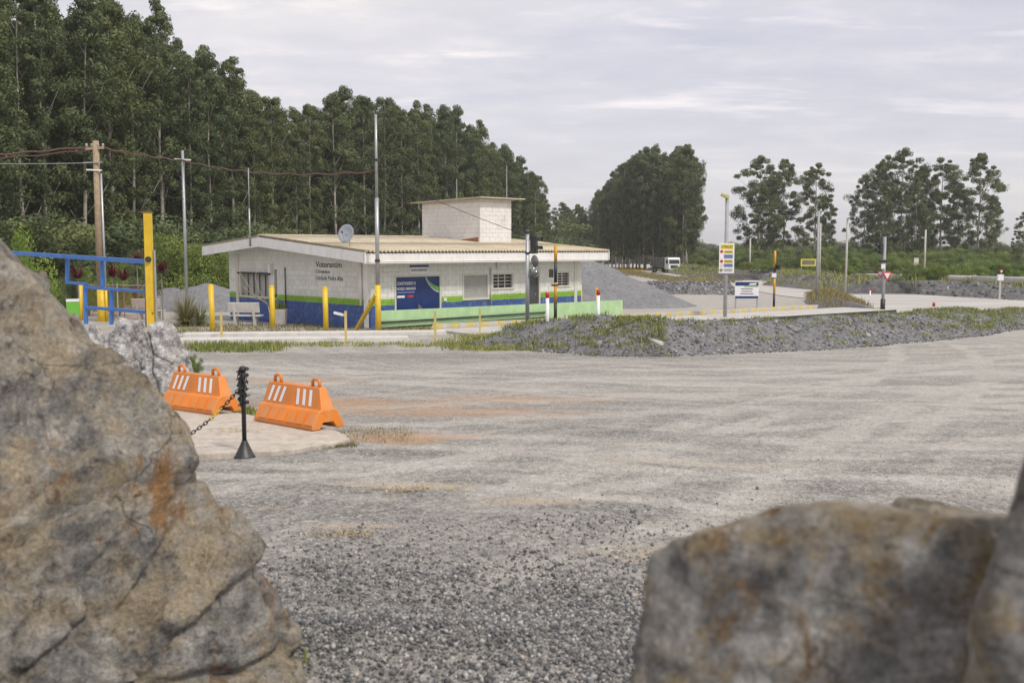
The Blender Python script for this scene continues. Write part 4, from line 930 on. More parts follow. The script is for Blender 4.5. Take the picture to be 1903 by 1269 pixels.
small_post(412, 628, 583, 'small yellow marker post left of the white bench'); small_post(643, 637, 578, 'small yellow marker post with a white plate', True)
small_post(809, 634, 580, 'small yellow marker post at the start of the striped kerb'); small_post(892, 622, 575, 'small yellow marker post in front of the striped kerb')
# tall corner pole with yellow foot and brace
p = V(gnd(703, 616)); pt = zat(213, p.y) - p.z
tp = thing('steel_pole', 'tall grey steel pole with yellow foot at the gatehouse corner', 'pole', p)
yh = zat(530, p.y) - p.z
mb = MB(); mb.tube([p - UP * .2, p + UP * yh], .105, 14); mb.part('yellow_foot', 'yellow_paint', tp, True)
mb = MB(); mb.tube([p + UP * yh, p + UP * (pt * .62)], .075, 12); mb.part('lower_tube', 'galvanised', tp, True)
mb = MB(); mb.tube([p + UP * pt * .62, p + UP * pt], [.055, .045], 12); mb.part('upper_tube', 'galvanised', tp, True)
bq = V(gnd(662, 613)); mb = MB(); mb.beam(bq, p + UP * (zat(547, p.y) - p.z) + Vector((-.05, -.06, 0)), .12, .12); mb.part('brace', 'yellow_paint', tp)
for zz in (487, 300):
    mb = MB(); mb.lathe(p + UP * (zat(zz, p.y) - p.z), [(.10, 0), (.10, .09)], 12); mb.part('clamp', 'dark_metal', tp)
POLE_TOP = p + UP * (zat(318, p.y) - p.z)
# wooden utility pole
p = foot(190, 45); h = zat(262, 45) - p.z; up_ = thing('utility_pole', 'brown wooden utility pole with yellow painted foot', 'utility pole', p)
yf = zat(535, 45) - p.z
mb = MB(); mb.tube([p + UP * yf, p + UP * h], [.17, .13], 12); mb.part('shaft', 'wood_pole', up_, True)
mb = MB(); mb.tube([p - UP * .3, p + UP * yf], [.19, .178], 12); mb.part('painted_foot', 'yellow_paint', up_, True)
mb = MB(); mb.tube([p + Vector((.23, -.05, 0)), p + Vector((.2, -.05, zat(322, 45) - p.z))], .05, 8); mb.part('conduit', 'galvanised', up_, True)
mb = MB(); mb.tube([p + Vector((.24, -.06, 0)), p + Vector((.235, -.06, yf))], .062, 8); mb.part('conduit_foot', 'yellow_paint', up_, True)
zt = p.z + h
mb = MB(); mb.beam(Vector((p.x - .42, p.y - .05, zt - .35)), Vector((p.x + .36, p.y - .05, zt - .30)), .09, .11); mb.part('crossarm', 'wood_pole', up_)
for dx in (-.38, -.15, .12, .33):
    mb = MB(); mb.lathe(Vector((p.x + dx, p.y - .05, zt - .27)), [(.03, 0), (.06, .03), (.04, .07), (.065, .10), (.03, .15)], 10); mb.part('insulator', 'ceramic', up_, True)
mb = MB(); mb.beam(Vector((p.x - .5, p.y - .15, zt - .95)), Vector((p.x + .3, p.y - .15, zt - .93)), .05, .05); mb.part('bracket', 'galvanised', up_)
mb = MB(); mb.beam(Vector((p.x - .38, p.y - .15, zt - 1.25)), Vector((p.x + .28, p.y - .15, zt - 1.28)), .06, .06); mb.part('bracket', 'white_paint', up_)
UPT = Vector((p.x, p.y, zt))
# slender steel pole behind
p = foot(348, 52); h = zat(280, 52) - p.z; sp = thing('steel_pole', 'slender grey steel pole left of the gatehouse roof', 'pole', p)
mb = MB(); mb.tube([p - UP * .2, p + UP * h], [.085, .07], 10); mb.part('shaft', 'galvanised', sp, True)
mb = MB(); mb.beam(p + Vector((-.4, 0, h - .43)), p + Vector((.4, 0, h - .47)), .07, .07); mb.part('crossarm', 'white_paint', sp)
SPT = p + UP * (h - .5); SPM = p + UP * (zat(369, 52) - p.z)
# cables
def cable(a, b_, sag, r, label, mat='cable_black', n=26, twist=0):
    pts = []
    for i in range(n + 1):
        s = i / n; q = Vector(a).lerp(Vector(b_), s) - UP * sag * 4 * s * (1 - s)
        if twist: q += Vector((0, .03 * math.sin(twist * s), .03 * math.cos(twist * s)))
        pts.append(q)
    mb = MB(); mb.tube(pts, r, 6); return mb.top('power_cable', mat, label, 'cable', 'overhead cables', True)
cable(aty(-140, 296, 45), UPT + Vector((-.3, 0, -.25)), .05, .04, 'thick brown cable running left from the utility pole, upper strand', 'cable_rose', 40, 30)
cable(aty(-140, 303, 45), UPT + Vector((-.3, 0, -.4)), .05, .03, 'thick brown cable running left from the utility pole, lower strand', 'cable_rose', 40, 22)
cable(UPT + Vector((.3, 0, -.3)), SPT, .05, .04, 'brown cable from the utility pole to the slender steel pole', 'cable_rose', 40, 26)
cable(SPT, POLE_TOP, .35, .035, 'brown cable from the slender steel pole to the tall corner pole', 'cable_rose', 60, 50)
cable(UPT + Vector((.3, 0, -.4)), SPM, .55, .02, 'thin sagging cable from the utility pole to the middle of the steel pole')
cable(aty(-140, 302, 45), UPT + Vector((-.4, 0, -.95)), .05, .018, 'thin grey cable running left from the lower bracket', 'galvanised')
cable(POLE_TOP, V(aty(985, 440, 30.6)), .12, .009, 'thin cable from the tall corner pole to the traffic signal', 'cable_black')

# yellow gate mast and blue gate
GP = foot(283, 25); gh = zat(396, 25) - GP.z
gm = thing('gate_mast', 'tall yellow steel mast at the end of the blue gate', 'gate post', GP)
mb = MB(); mb.box(GP + UP * (gh / 2 - .1), (.17, .17, gh + .2)); mb.part('column', 'yellow_paint', gm, bevel=.012)
mb = MB(); mb.box(GP + Vector((-.02, 0, gh + .012)), (.22, .19, .024)); mb.part('cap', 'rust', gm)
zp = zat(482, 25) - GP.z
mb = MB(); mb.tube([GP + Vector((.02, -.15, zp)), GP + Vector((.02, -.085, zp))], .07, 12); mb.part('pulley', 'dark_metal', gm)
mb = MB(); mb.tube([GP + Vector((.125, .02, -.1)), GP + Vector((.125, .02, zat(465, 25) - GP.z))], .03, 8); mb.part('conduit', 'galvanised', gm)
gate = thing('swing_gate', 'blue tubular steel gate with stepped lower frame', 'gate', GP)
def gp(px, py): 
    Yg = 25 + (276 - px) / 150 * 2.3 + .0; return V(aty(px, py, Yg))
def gbar(a, b_, w_, nm='rail', mat='blue_paint'):
    mb = MB(); mb.beam(gp(*a), gp(*b_), w_, w_); return mb.part(nm, mat, gate, bevel=.008)
gbar((20, 470), (277, 487), .11, 'top_rail'); gbar((273, 487), (274, 608), .085, 'stile'); gbar((190, 479), (191, 533), .09, 'stile'); gbar((125, 473), (125, 524), .085, 'stile')
gbar((123, 525), (162, 528), .075); gbar((158, 528), (160, 602), .09, 'stile'); gbar((160, 534), (273, 542), .075); gbar((160, 571), (272, 580), .08); gbar((208, 537), (207, 603), .085, 'stile')
def gtape(px, py, w_, mat, vertical=False):
    mb = MB(); q = gp(px, py) + Vector((0, -.062, 0)); mb.box(q, (.03, .006, w_) if vertical else (w_, .006, .05)); mb.part('reflector', mat, gate)
gtape(117, 476, .14, 'red_print'); gtape(127, 476.5, .12, 'sign_yellow'); gtape(272.5, 520, .22, 'red_print', True); gtape(272.5, 505, .2, 'white_print', True); gtape(272.5, 570, .2, 'red_print', True)
mb = MB(); mb.beam(gp(273, 582), GP + Vector((.1, -.1, zat(581, 25) - GP.z)), .035, .035); mb.part('latch', 'rust', gate)

# chain-link fence behind the gate
FA, FB = foot(160, 46), foot(282, 44.5); fn = thing('chain_link_fence', 'rusty chain link fence panel behind the blue gate', 'fence', FA)
fd = (FB - FA); fl_ = fd.length; fu = fd.normalized(); fh = 1.5
mb = MB(); k = .14
for i in range(int((fl_ + fh) / k) + 1):
    for sg in (0, 1):
        s = i * k - (fh if sg else 0)
        if sg: a_, b_ = (s, 0.0), (s + fh, fh)
        else: a_, b_ = (s, 0.0), (s - fh, fh)
        (x0, z0), (x1, z1) = a_, b_; dx = x1 - x0
        t0 = max(0, min(1, (0 - x0) / dx)); t1 = max(0, min(1, (fl_ - x0) / dx)); t0, t1 = min(t0, t1), max(t0, t1)
        if t1 - t0 < .02: continue
        mb.beam(FA + fu * (x0 + dx * t0) + UP * (fh * t0 + .1) + Vector((0, .008 * sg, 0)), FA + fu * (x0 + dx * t1) + UP * (fh * t1 + .1) + Vector((0, .008 * sg, 0)), .009, .009)
mb.part('wire_mesh', 'rust', fn)
for s in (0, .5, 1):
    mb = MB(); mb.tube([FA + fu * fl_ * s - UP * .2, FA + fu * fl_ * s + UP * 1.7], .035, 8); mb.part('post', 'grey_paint_metal', fn)
mb = MB(); mb.tube([FA + UP * 1.6, FB + UP * 1.6], .02, 8); mb.part('top_wire', 'galvanised', fn)
# green-white board left of the gate
q = gp(137, 560); bd = thing('notice_board', 'small green and white board standing behind the boulder', 'board', foot(138, 30))
c_ = foot(138, 30); mb = MB(); mb.box(c_ + UP * 1.05, (.35, .03, .4), .6); mb.part('panel', 'green_print', bd)
mb = MB(); mb.box(c_ + UP * 1.30, (.36, .034, .08), .6); mb.part('header', 'white_print', bd)
for s in (-.12, .12): mb = MB(); mb.box(c_ + Vector((s, s * .6, .40)), (.04, .03, .9)); mb.part('leg', 'grey_paint_metal', bd)

# benches
def bench(p, width, rz, label):
    t_ = thing('bench', label, 'bench', p, rz, 'white concrete benches')
    WL[t_.name] = Vector((0, 0, 0))
    hw = width / 2
    mb = MB(); mb.box((0, 0, .42), (width, .40, .06)); mb.part('seat', 'concrete_white', t_, bevel=.01)
    mb = MB(); mb.box((0, -.24, .76), (width, .055, .42), M=Matrix.Rotation(R(10), 3, 'X')); mb.part('backrest', 'concrete_white', t_, bevel=.01)
    for s in (-1, 1):
        mb = MB(); mb.prism([(s * hw * .62 - .04, .17, 0), (s * hw * .62 - .04, -.20, 0), (s * hw * .62 - .04, -.33, .72), (s * hw * .62 - .04, -.275, .72), (s * hw * .62 - .04, -.17, .389), (s * hw * .62 - .04, .17, .389)], (.08, 0, 0)); mb.part('leg', 'concrete_white', t_, bevel=.008)
    return t_
p = V(gnd(458, 605)); bench(p, 1.35, R(-8), 'white concrete bench seen from behind, left of the planter')
p = V(gnd(278, 594)); bench(p, 1.45, R(-12), 'white concrete bench behind the yellow gate mast')
# planter and bare tree
p = V(gnd(521, 605)); pl_ = thing('planter', 'pale concrete planter against the gable wall', 'planter', p)
mb = MB(); vs_ = [p + Vector((x * s, y * s, z)) for z, s in ((0, .22), (.68, .27)) for x, y in ((-1, -1), (1, -1), (1, 1), (-1, 1))]
mb.add(vs_, [(0, 3, 2, 1), (4, 5, 6, 7), (0, 1, 5, 4), (1, 2, 6, 5), (2, 3, 7, 6), (3, 0, 4, 7)]); mb.part('pot', 'planter', pl_, bevel=.015)
mb = MB(); mb.box(p + UP * .695, (.46, .46, .03)); mb.part('earth', 'soil', pl_)
pp_ = np.array([[p.x + random.uniform(-.2, .2), p.y + random.uniform(-.2, .2), p.z + .7] for _ in range(16)])
o = tufts(pp_, 6, .30, .05, 'plant', 'small green plant in the concrete planter', 'leaf_bush', .02, .8, cat='plant'); del o['kind']
p = V(gnd(502, 606)); tr0 = thing('bare_tree', 'small leafless pale tree before the gable window', 'tree', p)
def limb(mb, a, pts, r0): 
    P_ = [Vector(a)] + [Vector(a) + Vector(q) for q in pts]; mb.tube(P_, [r0 * (1 - .75 * i / len(pts)) for i in range(len(P_))], 6)
mb = MB(); limb(mb, p, [(.0, 0, .5), (-.08, 0, .9)], .035); mb.part('trunk', 'bare_wood', tr0, True)
mb = MB(); top_ = p + Vector((-.08, 0, .88))
for br in ([(-.4, .1, .25), (-.9, .1, .62), (-1.2, .1, 1.0)], [(-.3, 0, .5), (-.5, 0, 1.1), (-.3, 0, 1.7)], [(.15, 0, .5), (.25, 0, 1.0)], [(-.6, .1, .45), (-1.1, 0, 1.3), (-1.3, 0, 1.55)], [(.3, 0, .2), (.55, 0, .5)], [(-.2, -.1, .2), (-.7, -.2, .3)]): limb(mb, top_, br, .02)
mb.part('branches', 'bare_wood', tr0, True)

# red and white marker posts
def rw_post(px, yt, yb, Y, label):
    p = foot(px, Y); z1 = zat(yt, Y); z0 = zat(yb, Y); r = .05; t_ = thing('delineator_post', label, 'post', (p.x, p.y, z0), 0, 'white posts with red caps')
    mb = MB(); mb.tube([(p.x, p.y, z0 - .5), (p.x, p.y, z1 - .16)], r, 12); mb.part('shaft', 'white_reflective', t_, True)
    mb = MB(); mb.tube([(p.x, p.y, z1 - .16), (p.x, p.y, z1 - .02), (p.x, p.y, z1)], [r * 1.1, r * 1.1, r * .7], 12); mb.part('cap', 'red_print', t_, True)
rw_post(1017, 543, 592, 29.0, 'white post with red cap right of the mirror pole'); rw_post(1111, 538, 592, 29.3, 'white post with red cap in front of the low wall end')
rw_post(1734, 562, 588, 42, 'white post with red cap on the berm right of the island'); rw_post(1617, 536, 553, 78, 'white post with red cap at the far edge of the island'); rw_post(1565, 532, 545, 88, 'white post with red cap at the tip of the island')

def pole(name, label, cat, px, Y, ytop, r, mat='galvanised', ybot=None, group=None):
    p = foot(px, Y)
    if ybot: p.z = zat(ybot, Y)
    h = zat(ytop, Y) - p.z; t_ = thing(name, label, cat, p, 0, group)
    mb = MB(); mb.tube([p - UP * .4, p + UP * h], [r, r * .9], 12); mb.part('shaft', mat, t_, True)
    return t_, p, h
def signal_head(t_, c, n_lamps, w_=.28, face=0.0, mat='black_plastic'):
    M = Matrix.Rotation(face, 3, 'Z'); hh = .26 * n_lamps
    mb = MB(); mb.box(c, (w_, .18, hh), M=M); hd = mb.part('signal_head', mat, t_, bevel=.02)
    for i in range(n_lamps):
        q = c + UP * (hh / 2 - .13 - .26 * i) + M @ Vector((0, -.09, 0)); mb = MB(); a = M @ Vector((1, 0, 0)); d = M @ Vector((0, -1, 0)); 
        ring = [q + a * .10 * math.cos(R(x)) + UP * .10 * math.sin(R(x)) for x in range(0, 181, 20)]
        vs_ = ring + [r_ + d * .16 for r_ in ring]; mb.add(vs_, [(k, k + 1, len(ring) + k + 1, len(ring) + k) for k in range(len(ring) - 1)]); ob = mb.part('visor', mat, hd); s_ = ob.modifiers.new('t', 'SOLIDIFY'); s_.thickness = .008
        mb = MB(); mb.tube([q, q + d * .012], .085, 14); mb.part('lens', 'red_print' if i == 0 and False else 'window_dark', hd)
# traffic signal with two mirrors
t_, p, h = pole('signal_pole', 'grey signal pole with two round mirrors and a black traffic light', 'traffic light', 980, 30.2, 428, .062, ybot=600)
z_ = lambda y: zat(y, 30.2)
signal_head(t_, Vector((p.x + .19, p.y, z_(455))), 2, .22, R(70))
mb = MB(); mb.lathe(Vector((p.x, p.y, z_(432))), [(.075, -.03), (.075, .05)], 12); mb.part('cap', 'dark_metal', t_)
mb = MB(); mb.lathe(Vector((p.x, p.y, z_(470))), [(.085, -.025), (.085, .02)], 12); mb.part('clamp', 'dark_metal', t_)
for yy, dn_, mt in ((485, Vector((.75, .55, .1)), 'mirror_back'), (505, Vector((-.55, .6, 0.05)), 'mirror_face')):
    c_ = Vector((p.x + .22, p.y - .05, z_(yy))); d = dn_.normalized(); a = d.cross(UP).normalized(); b2 = a.cross(d); vs_ = []; nn = 20
    for r_, kk in ((.0, -.08), (.08, -.07), (.14, -.04), (.175, .0)): vs_ += [c_ + d * kk + (a * math.cos(2 * math.pi * i / nn) + b2 * math.sin(2 * math.pi * i / nn)) * r_ for i in range(nn)]
    mb = MB(); mb.add(vs_, [(j * nn + i, j * nn + (i + 1) % nn, (j + 1) * nn + (i + 1) % nn, (j + 1) * nn + i) for j in range(3) for i in range(nn)]); ob = mb.part('mirror', mt, t_, True); s_ = ob.modifiers.new('t', 'SOLIDIFY'); s_.thickness = .02
    mb = MB(); mb.tube([Vector((p.x, p.y, z_(yy + 8))), c_ - d * .06], .014, 6); mb.part('mirror_arm', 'galvanised', t_)
# yellow and black poles
def striped_pole(px, Y, bands, r, label, ybot):
    p = foot(px, Y); p.z = zat(ybot, Y); t_ = thing('signal_pole', label, 'signal post', p, 0, 'yellow and black signal posts')
    for y0, y1, mt in bands:
        mb = MB(); mb.tube([(p.x, p.y, zat(y1, Y)), (p.x, p.y, zat(y0, Y) - .002)], r, 12); mb.part('band', mt, t_, True)
    return t_, p
plain('amber_paint', (.62, .33, .02), .45, var=.12, dirt=(.4, .25, .1))
t_, p = striped_pole(1032, 30.0, ((455, 487, 'amber_paint'), (487, 525, 'black_plastic'), (525, 562, 'amber_paint'), (562, 598, 'black_plastic')), .048, 'yellow and black striped post on the berm by the low wall', 598)
z_ = lambda y: zat(y, 30.0); mb = MB(); mb.box(Vector((p.x - .13, p.y, z_(508))), (.13, .14, .24)); mb.part('detector', 'black_plastic', t_, bevel=.01)
mb = MB(); mb.box(Vector((p.x - .02, p.y, z_(530))), (.2, .1, .05)); mb.part('clamp', 'dark_metal', t_)
t_, p = striped_pole(1438, 58, ((466, 497, 'amber_paint'), (497, 516, 'black_plastic'), (516, 546, 'amber_paint'), (546, 574, 'black_plastic')), .068, 'yellow and black striped signal post right of the blue notice board', 574)
z_ = lambda y: zat(y, 58); signal_head(t_, Vector((p.x + .17, p.y - .05, z_(496))), 1, .28, R(-30))
mb = MB(); mb.box(Vector((p.x - .05, p.y - .1, z_(511.5))), (.26, .02, .24)); mb.part('plate', 'white_print', t_)
# lamp pole with the tall warning sign
t_, p, h = pole('lamp_pole', 'grey pole carrying a tall stacked warning sign and a lamp', 'sign', 1347, 44, 362, .085, 'grey_paint_metal')
z_ = lambda y: zat(y, 44); ppm = 44 / F
mb = MB(); mb.box(Vector((p.x - .12, p.y - .1, z_(365))), (.34, .24, .12), M=Matrix.Rotation(R(25), 3, 'Y')); mb.part('lamp', 'lamp_yellow', t_, bevel=.02)
mb = MB(); mb.box(Vector((p.x, p.y - .12, z_(480))), (28 * ppm, .03, 55 * ppm)); sg_ = mb.part('sign_board', 'white_print', t_, bevel=.006)
def srow(y0, y1, x0, x1, mt, txt=None):
    mb = MB(); mb.box(Vector((p.x + (x0 + x1) / 2 * ppm, p.y - .138, z_((y0 + y1) / 2))), ((x1 - x0) * ppm, .004, (y1 - y0) * ppm)); mb.part('panel', mt, sg_)
    fr = Vector((p.x + (x0 + .7) * ppm, p.y - .141, z_(y1 - 1.1)))
    if txt: text_on('lettering', txt, fr, Vector((1, 0, 0)), UP, Vector((0, -1, 0)), (x1 - x0 - 1.4) * ppm, (y1 - y0 - 2.2) * ppm, 'text_dark', sg_, .01)
    else:
        for k in range(2):
            zz = z_(y0 + (y1 - y0) * (.32 + .36 * k)); mb = MB(); mb.box(Vector((p.x + (x0 + x1) / 2 * ppm, p.y - .1415, zz)), ((x1 - x0 - 3) * ppm, .003, .022)); mb.part('text_line', 'text_dark', sg_)
srow(454.5, 463, -11.5, 11.5, 'sign_yellow', '! ATENÇÃO')
for y0, y1, mt in ((465.5, 471, 'sign_yellow'), (473, 480.5, 'sign_blue'), (483, 488.5, 'sign_yellow'), (490, 496.5, 'sign_blue'), (498.5, 505, 'frame_beige')): srow(y0, y1, -5.5, 11.5, mt)
for yy, mt in ((467.5, 'red_print'), (476.5, 'white_reflective'), (485.5, 'red_print'), (493, 'frame_beige')):
    mb = MB(); c_ = Vector((p.x - 9.5 * ppm, p.y - .14, z_(yy))); mb.tube([c_, c_ + Vector((0, -.004, 0))], 2.9 * ppm, 16); mb.part('pictogram', mt, sg_)
mb = MB(); c_ = Vector((p.x - 9.8 * ppm, p.y - .142, z_(502))); s_ = 3.6 * ppm; mb.prism([c_ + Vector((s_, 0, 0)), c_ + Vector((0, 0, s_)), c_ + Vector((-s_, 0, 0)), c_ + Vector((0, 0, -s_))], (0, -.004, 0)); mb.part('pictogram', 'text_dark', sg_)
s_ *= .45; c_ += Vector((0, -.005, 0)); mb = MB(); mb.prism([c_ + Vector((s_, 0, 0)), c_ + Vector((0, 0, s_)), c_ + Vector((-s_, 0, 0)), c_ + Vector((0, 0, -s_))], (0, -.003, 0)); mb.part('pictogram', 'sign_yellow', sg_)
# white notice board with blue header
Yb = 57; p = foot(1387, Yb); ppm = Yb / F; z_ = lambda y: zat(y, Yb); nb = thing('notice_board', 'white notice board with blue header on two grey legs', 'sign', p)
for dx in (-20, 20): mb = MB(); mb.box(Vector((p.x + dx * ppm, p.y + .05, (z_(525) + p.z) / 2 - .1)), (.07, .06, z_(525) - p.z + .2)); mb.part('leg', 'grey_paint_metal', nb)
mb = MB(); mb.box(Vector((p.x, p.y, z_(539))), (44 * ppm, .03, 33 * ppm)); mb.part('panel', 'white_print', nb)
mb = MB(); mb.box(Vector((p.x, p.y - .018, z_(527.5))), (43 * ppm, .006, 7 * ppm)); mb.part('header', 'navy_print', nb)
mb = MB(); mb.box(Vector((p.x + 8 * ppm, p.y - .018, z_(532.5))), (26 * ppm, .006, 1.6 * ppm)); mb.part('stripe', 'green_print', nb)
mb = MB(); mb.prism([Vector((p.x + x * ppm, p.y - .021, z_(y))) for x, y in ((3, 529.5), (16, 529.5), (19, 526), (6, 526.5))], (0, -.004, 0)); mb.part('logo', 'white_print', nb)
mb = MB(); mb.box(Vector((p.x, p.y - .018, z_(552.5))), (43 * ppm, .006, 4.5 * ppm)); mb.part('footer', 'navy_print', nb)
for yy, w_ in ((537, 22), (541.5, 20), (546, 25)): mb = MB(); mb.box(Vector((p.x, p.y - .017, z_(yy))), (w_ * ppm, .003, 1.5 * ppm)); mb.part('text_line', 'text_dark', nb)
# further poles
pole('lamp_pole', 'thin grey pole right of the yellow framed sign', 'pole', 1517, 63, 392, .075, 'grey_paint_metal', group='thin poles by the road')
pole('lamp_pole', 'taller grey pole just behind the thin pole by the yellow frame', 'pole', 1522, 105, 415, .10, 'concrete', group='thin poles by the road')
t_, p, h = pole('lamp_pole', 'grey street lamp pole standing on the traffic island', 'street lamp', 1571, 82, 405, .09, 'concrete', group='thin poles by the road')
mb = MB(); mb.beam(Vector((p.x, p.y, p.z + h - .06)), Vector((p.x + .3, p.y - .9, p.z + h + .1)), .12, .08); mb.part('lamp_arm', 'grey_paint_metal', t_)
pole('concrete_pole', 'white concrete pole before the bushes at the right', 'pole', 1717, 128, 427, .12, 'pipe_white', group='distant concrete poles')
pole('concrete_pole', 'white concrete pole before the bushes behind the stacked sign', 'pole', 1393, 170, 443, .14, 'pipe_white', group='distant concrete poles')
# yellow frame sign
Yf = 110; ppm = Yf / F; z_ = lambda y: zat(y, Yf); p = foot(1505, Yf); yf_ = thing('frame_sign', 'yellow framed sign board beside the road', 'sign', p)
for dx in (-16, 16): mb = MB(); mb.box(Vector((p.x + dx * ppm, p.y + .1, (z_(495) + p.z) / 2)), (.08, .06, z_(495) - p.z)); mb.part('leg', 'grey_paint_metal', yf_)
for yy in (482.5, 493.5): mb = MB(); mb.box(Vector((p.x, p.y, z_(yy))), (36 * ppm, .06, 2.4 * ppm)); mb.part('frame_bar', 'sign_yellow', yf_)
for dx in (-16.8, 9, 16.8): mb = MB(); mb.box(Vector((p.x + dx * ppm, p.y - .002, z_(488))), (2.4 * ppm, .06, 8.6 * ppm)); mb.part('frame_bar', 'sign_yellow', yf_)
mb = MB(); mb.box(Vector((p.x - 3.5 * ppm, p.y + .01, z_(488))), (23 * ppm, .03, 8.2 * ppm)); mb.part('panel', 'mirror_back', yf_)
# signal pole with yield sign
Y_ = 52; ppm = Y_ / F; z_ = lambda y: zat(y, Y_)
t_, p, h = pole('signal_pole', 'grey pole with black traffic light and a give way triangle', 'traffic light', 1640, Y_, 440, .085, 'grey_paint_metal')
signal_head(t_, Vector((p.x - .22, p.y, z_(461))), 2, .26, R(-75)); mb = MB(); mb.box(Vector((p.x - .1, p.y - .1, z_(485))), (.38, .12, .13)); mb.part('camera_box', 'black_plastic', t_, bevel=.02)
mb = MB(); mb.box(Vector((p.x - .08, p.y - .1, z_(495))), (.2, .03, .25)); mb.part('plate', 'white_print', t_)
def triangle(par, c, s, dx=0.0, mat_o='red_print', mat_i='white_print'):
    for k, mt, d in ((1, mat_o, 0), (.62, mat_i, -.012)):
        mb = MB(); mb.prism([c + Vector((-s * k, d, s * .58 * k)), c + Vector((s * k, d, s * .58 * k)), c + Vector((0, d, -s * 1.16 * k))], (0, -.01, 0)); mb.part('give_way_triangle' if k == 1 else 'triangle_field', mt, par)
triangle(t_, Vector((p.x + .13, p.y - .12, z_(511))), .27); triangle(t_, Vector((p.x - .12, p.y + .12, z_(508))), .2)
mb = MB(); mb.tube([(p.x, p.y, p.z), (p.x, p.y, z_(556))], .12, 12); mb.part('foot', 'black_plastic', t_, True)
# far signs
def small_sign(px, Y, yc, w_, h_, label, mat, tri=False, ypx=None):
    p = foot(px, Y); zc = zat(yc, Y); t_ = thing('road_sign', label, 'sign', p); mb = MB(); mb.tube([p - UP * .2, Vector((p.x, p.y, zc))], .04, 8); mb.part('post', 'grey_paint_metal', t_)
    if tri: triangle(t_, Vector((p.x, p.y - .06, zc)), w_ / 2)
    else: mb = MB(); mb.box(Vector((p.x, p.y - .06, zc)), (w_, .03, h_)); mb.part('panel', mat, t_)
    return t_, p
t_, p = small_sign(1701, 118, 485.5, .55, .75, 'pale square sign in front of the bushes at the right', 'frame_beige')
mb = MB(); mb.box(Vector((p.x, p.y - .08, zat(489.5, 118))), (.5, .01, .1)); mb.part('lower_band', 'rust', t_)
small_sign(1858, 72, 504, .32, .3, 'red and white give way triangle at the far right', 'red_print', True)
p = foot(1857, 71); mb = MB(); mb.box(Vector((p.x, p.y, zat(516, 71))), (.40, .2, .42)); mt_ = thing('meter_box', 'white box on a post under the give way triangle', 'box', p); mb.part('case', 'white_print', mt_, bevel=.01)
mb = MB(); mb.box(Vector((p.x, p.y, (p.z + zat(521, 71)) / 2)), (.12, .1, zat(521.5, 71) - p.z)); mb.part('post', 'concrete', mt_)
small_sign(1594, 150, 494, .35, .35, 'tiny red and white triangle by the far verge', 'red_print', True)
# pale pipeline behind the bank
pa, pb, pc = aty(1540, 510, 172), aty(1690, 514, 112), aty(2000, 524, 72)
pipe = thing('pipeline', 'long pale pipeline running behind the roadside bank', 'pipeline', (float(pb[0]), float(pb[1]), float(g(pb[1]))))
for i, (a, b_) in enumerate(((V(pa), V(pb)), (V(pb), V(pb).lerp(V(pc), .5)), (V(pb).lerp(V(pc), .5), V(pc)))):
    mb = MB(); mb.tube([a, b_], .27, 14); mb.part('pipe_section', 'pipe_white', pipe, True)
    for s in (.25, .75):
        q = a.lerp(b_, s); mb = MB(); mb.box(Vector((q.x, q.y, (q.z - .27 + float(g(q.y))) / 2)), (.4, .5, max(.3, q.z - .25 - float(g(q.y))))); mb.part('saddle', 'concrete', pipe)
    d_ = (b_ - a).normalized(); mb = MB(); mb.tube([b_ - d_ * .06, b_ + d_ * .06], .33, 14); mb.part('collar', 'concrete', pipe, True)

# ------------------------------------------------------------------ truck on the far road
TP = V(gnd(1253, 508)); tk = thing('dump_truck', 'white cab tipper truck with dark body driving on the far road', 'truck', TP, R(14), None); WL[tk.name] = Vector()
def tpart(nm, mat, par=tk, bevel=0, **k):
    pass
mb = MB(); mb.prism([(-1.22, 0, .75), (-1.22, 0, 1.7), (-1.22, .12, 2.75), (-1.22, .35, 3.0), (-1.22, 2.0, 3.05), (-1.22, 2.0, .75)], (2.44, 0, 0)); mb.part('cab', 'truck_white', tk, bevel=.06)
mb = MB(); mb.prism([(-1.08, -.015, 1.82), (1.08, -.015, 1.82), (1.02, .09, 2.62), (-1.02, .09, 2.62)], (0, .02, 0)); mb.part('windscreen', 'window_dark', tk)
for s in (-1, 1):
    mb = MB(); mb.box((s * 1.225, .85, 2.2), (.02, .9, .7)); mb.part('side_window', 'window_dark', tk)
    mb = MB(); mb.box((s * 1.42, .05, 2.25), (.14, .12, .6)); mb.part('mirror', 'black_plastic', tk)
    mb = MB(); mb.box((s * .88, -.06, .78), (.42, .06, .2)); mb.part('headlight', 'white_reflective', tk)
mb = MB(); mb.box((0, -.035, 1.25), (1.5, .04, .55)); mb.part('grille', 'dark_metal', tk)
mb = MB(); mb.box((0, -.05, .62), (2.46, .2, .40)); mb.part('bumper', 'grey_paint_metal', tk, bevel=.03)
mb = MB(); mb.box((0, 5.2, .85), (1.0, 9.6, .25)); mb.part('chassis', 'dark_metal', tk)
mb = MB(); mb.prism([(-1.25, 2.4, 1.25), (-1.25, 2.25, 2.95), (-1.25, 9.8, 2.95), (-1.25, 9.4, 1.2)], (2.5, 0, 0)); cg = mb.part('tipper_body', 'cargo_dark', tk, bevel=.03)
for i in range(9):
    for s in (-1, 1): mb = MB(); mb.box((s * 1.29, 2.7 + i * .8, 2.1), (.07, .09, 1.6)); mb.part('rib', 'grey_paint_metal', cg)
for y in (1.1, 7.0, 8.2):
    for s in (-1, 1):
        mb = MB(); mb.tube([(s * .9, y, .52), (s * 1.2, y, .52)], .52, 18); wh = mb.part('wheel', 'rubber', tk, True); mb = MB(); mb.tube([(s * 1.2, y, .52), (s * 1.215, y, .52)], .28, 14); mb.part('rim', 'galvanised', wh)

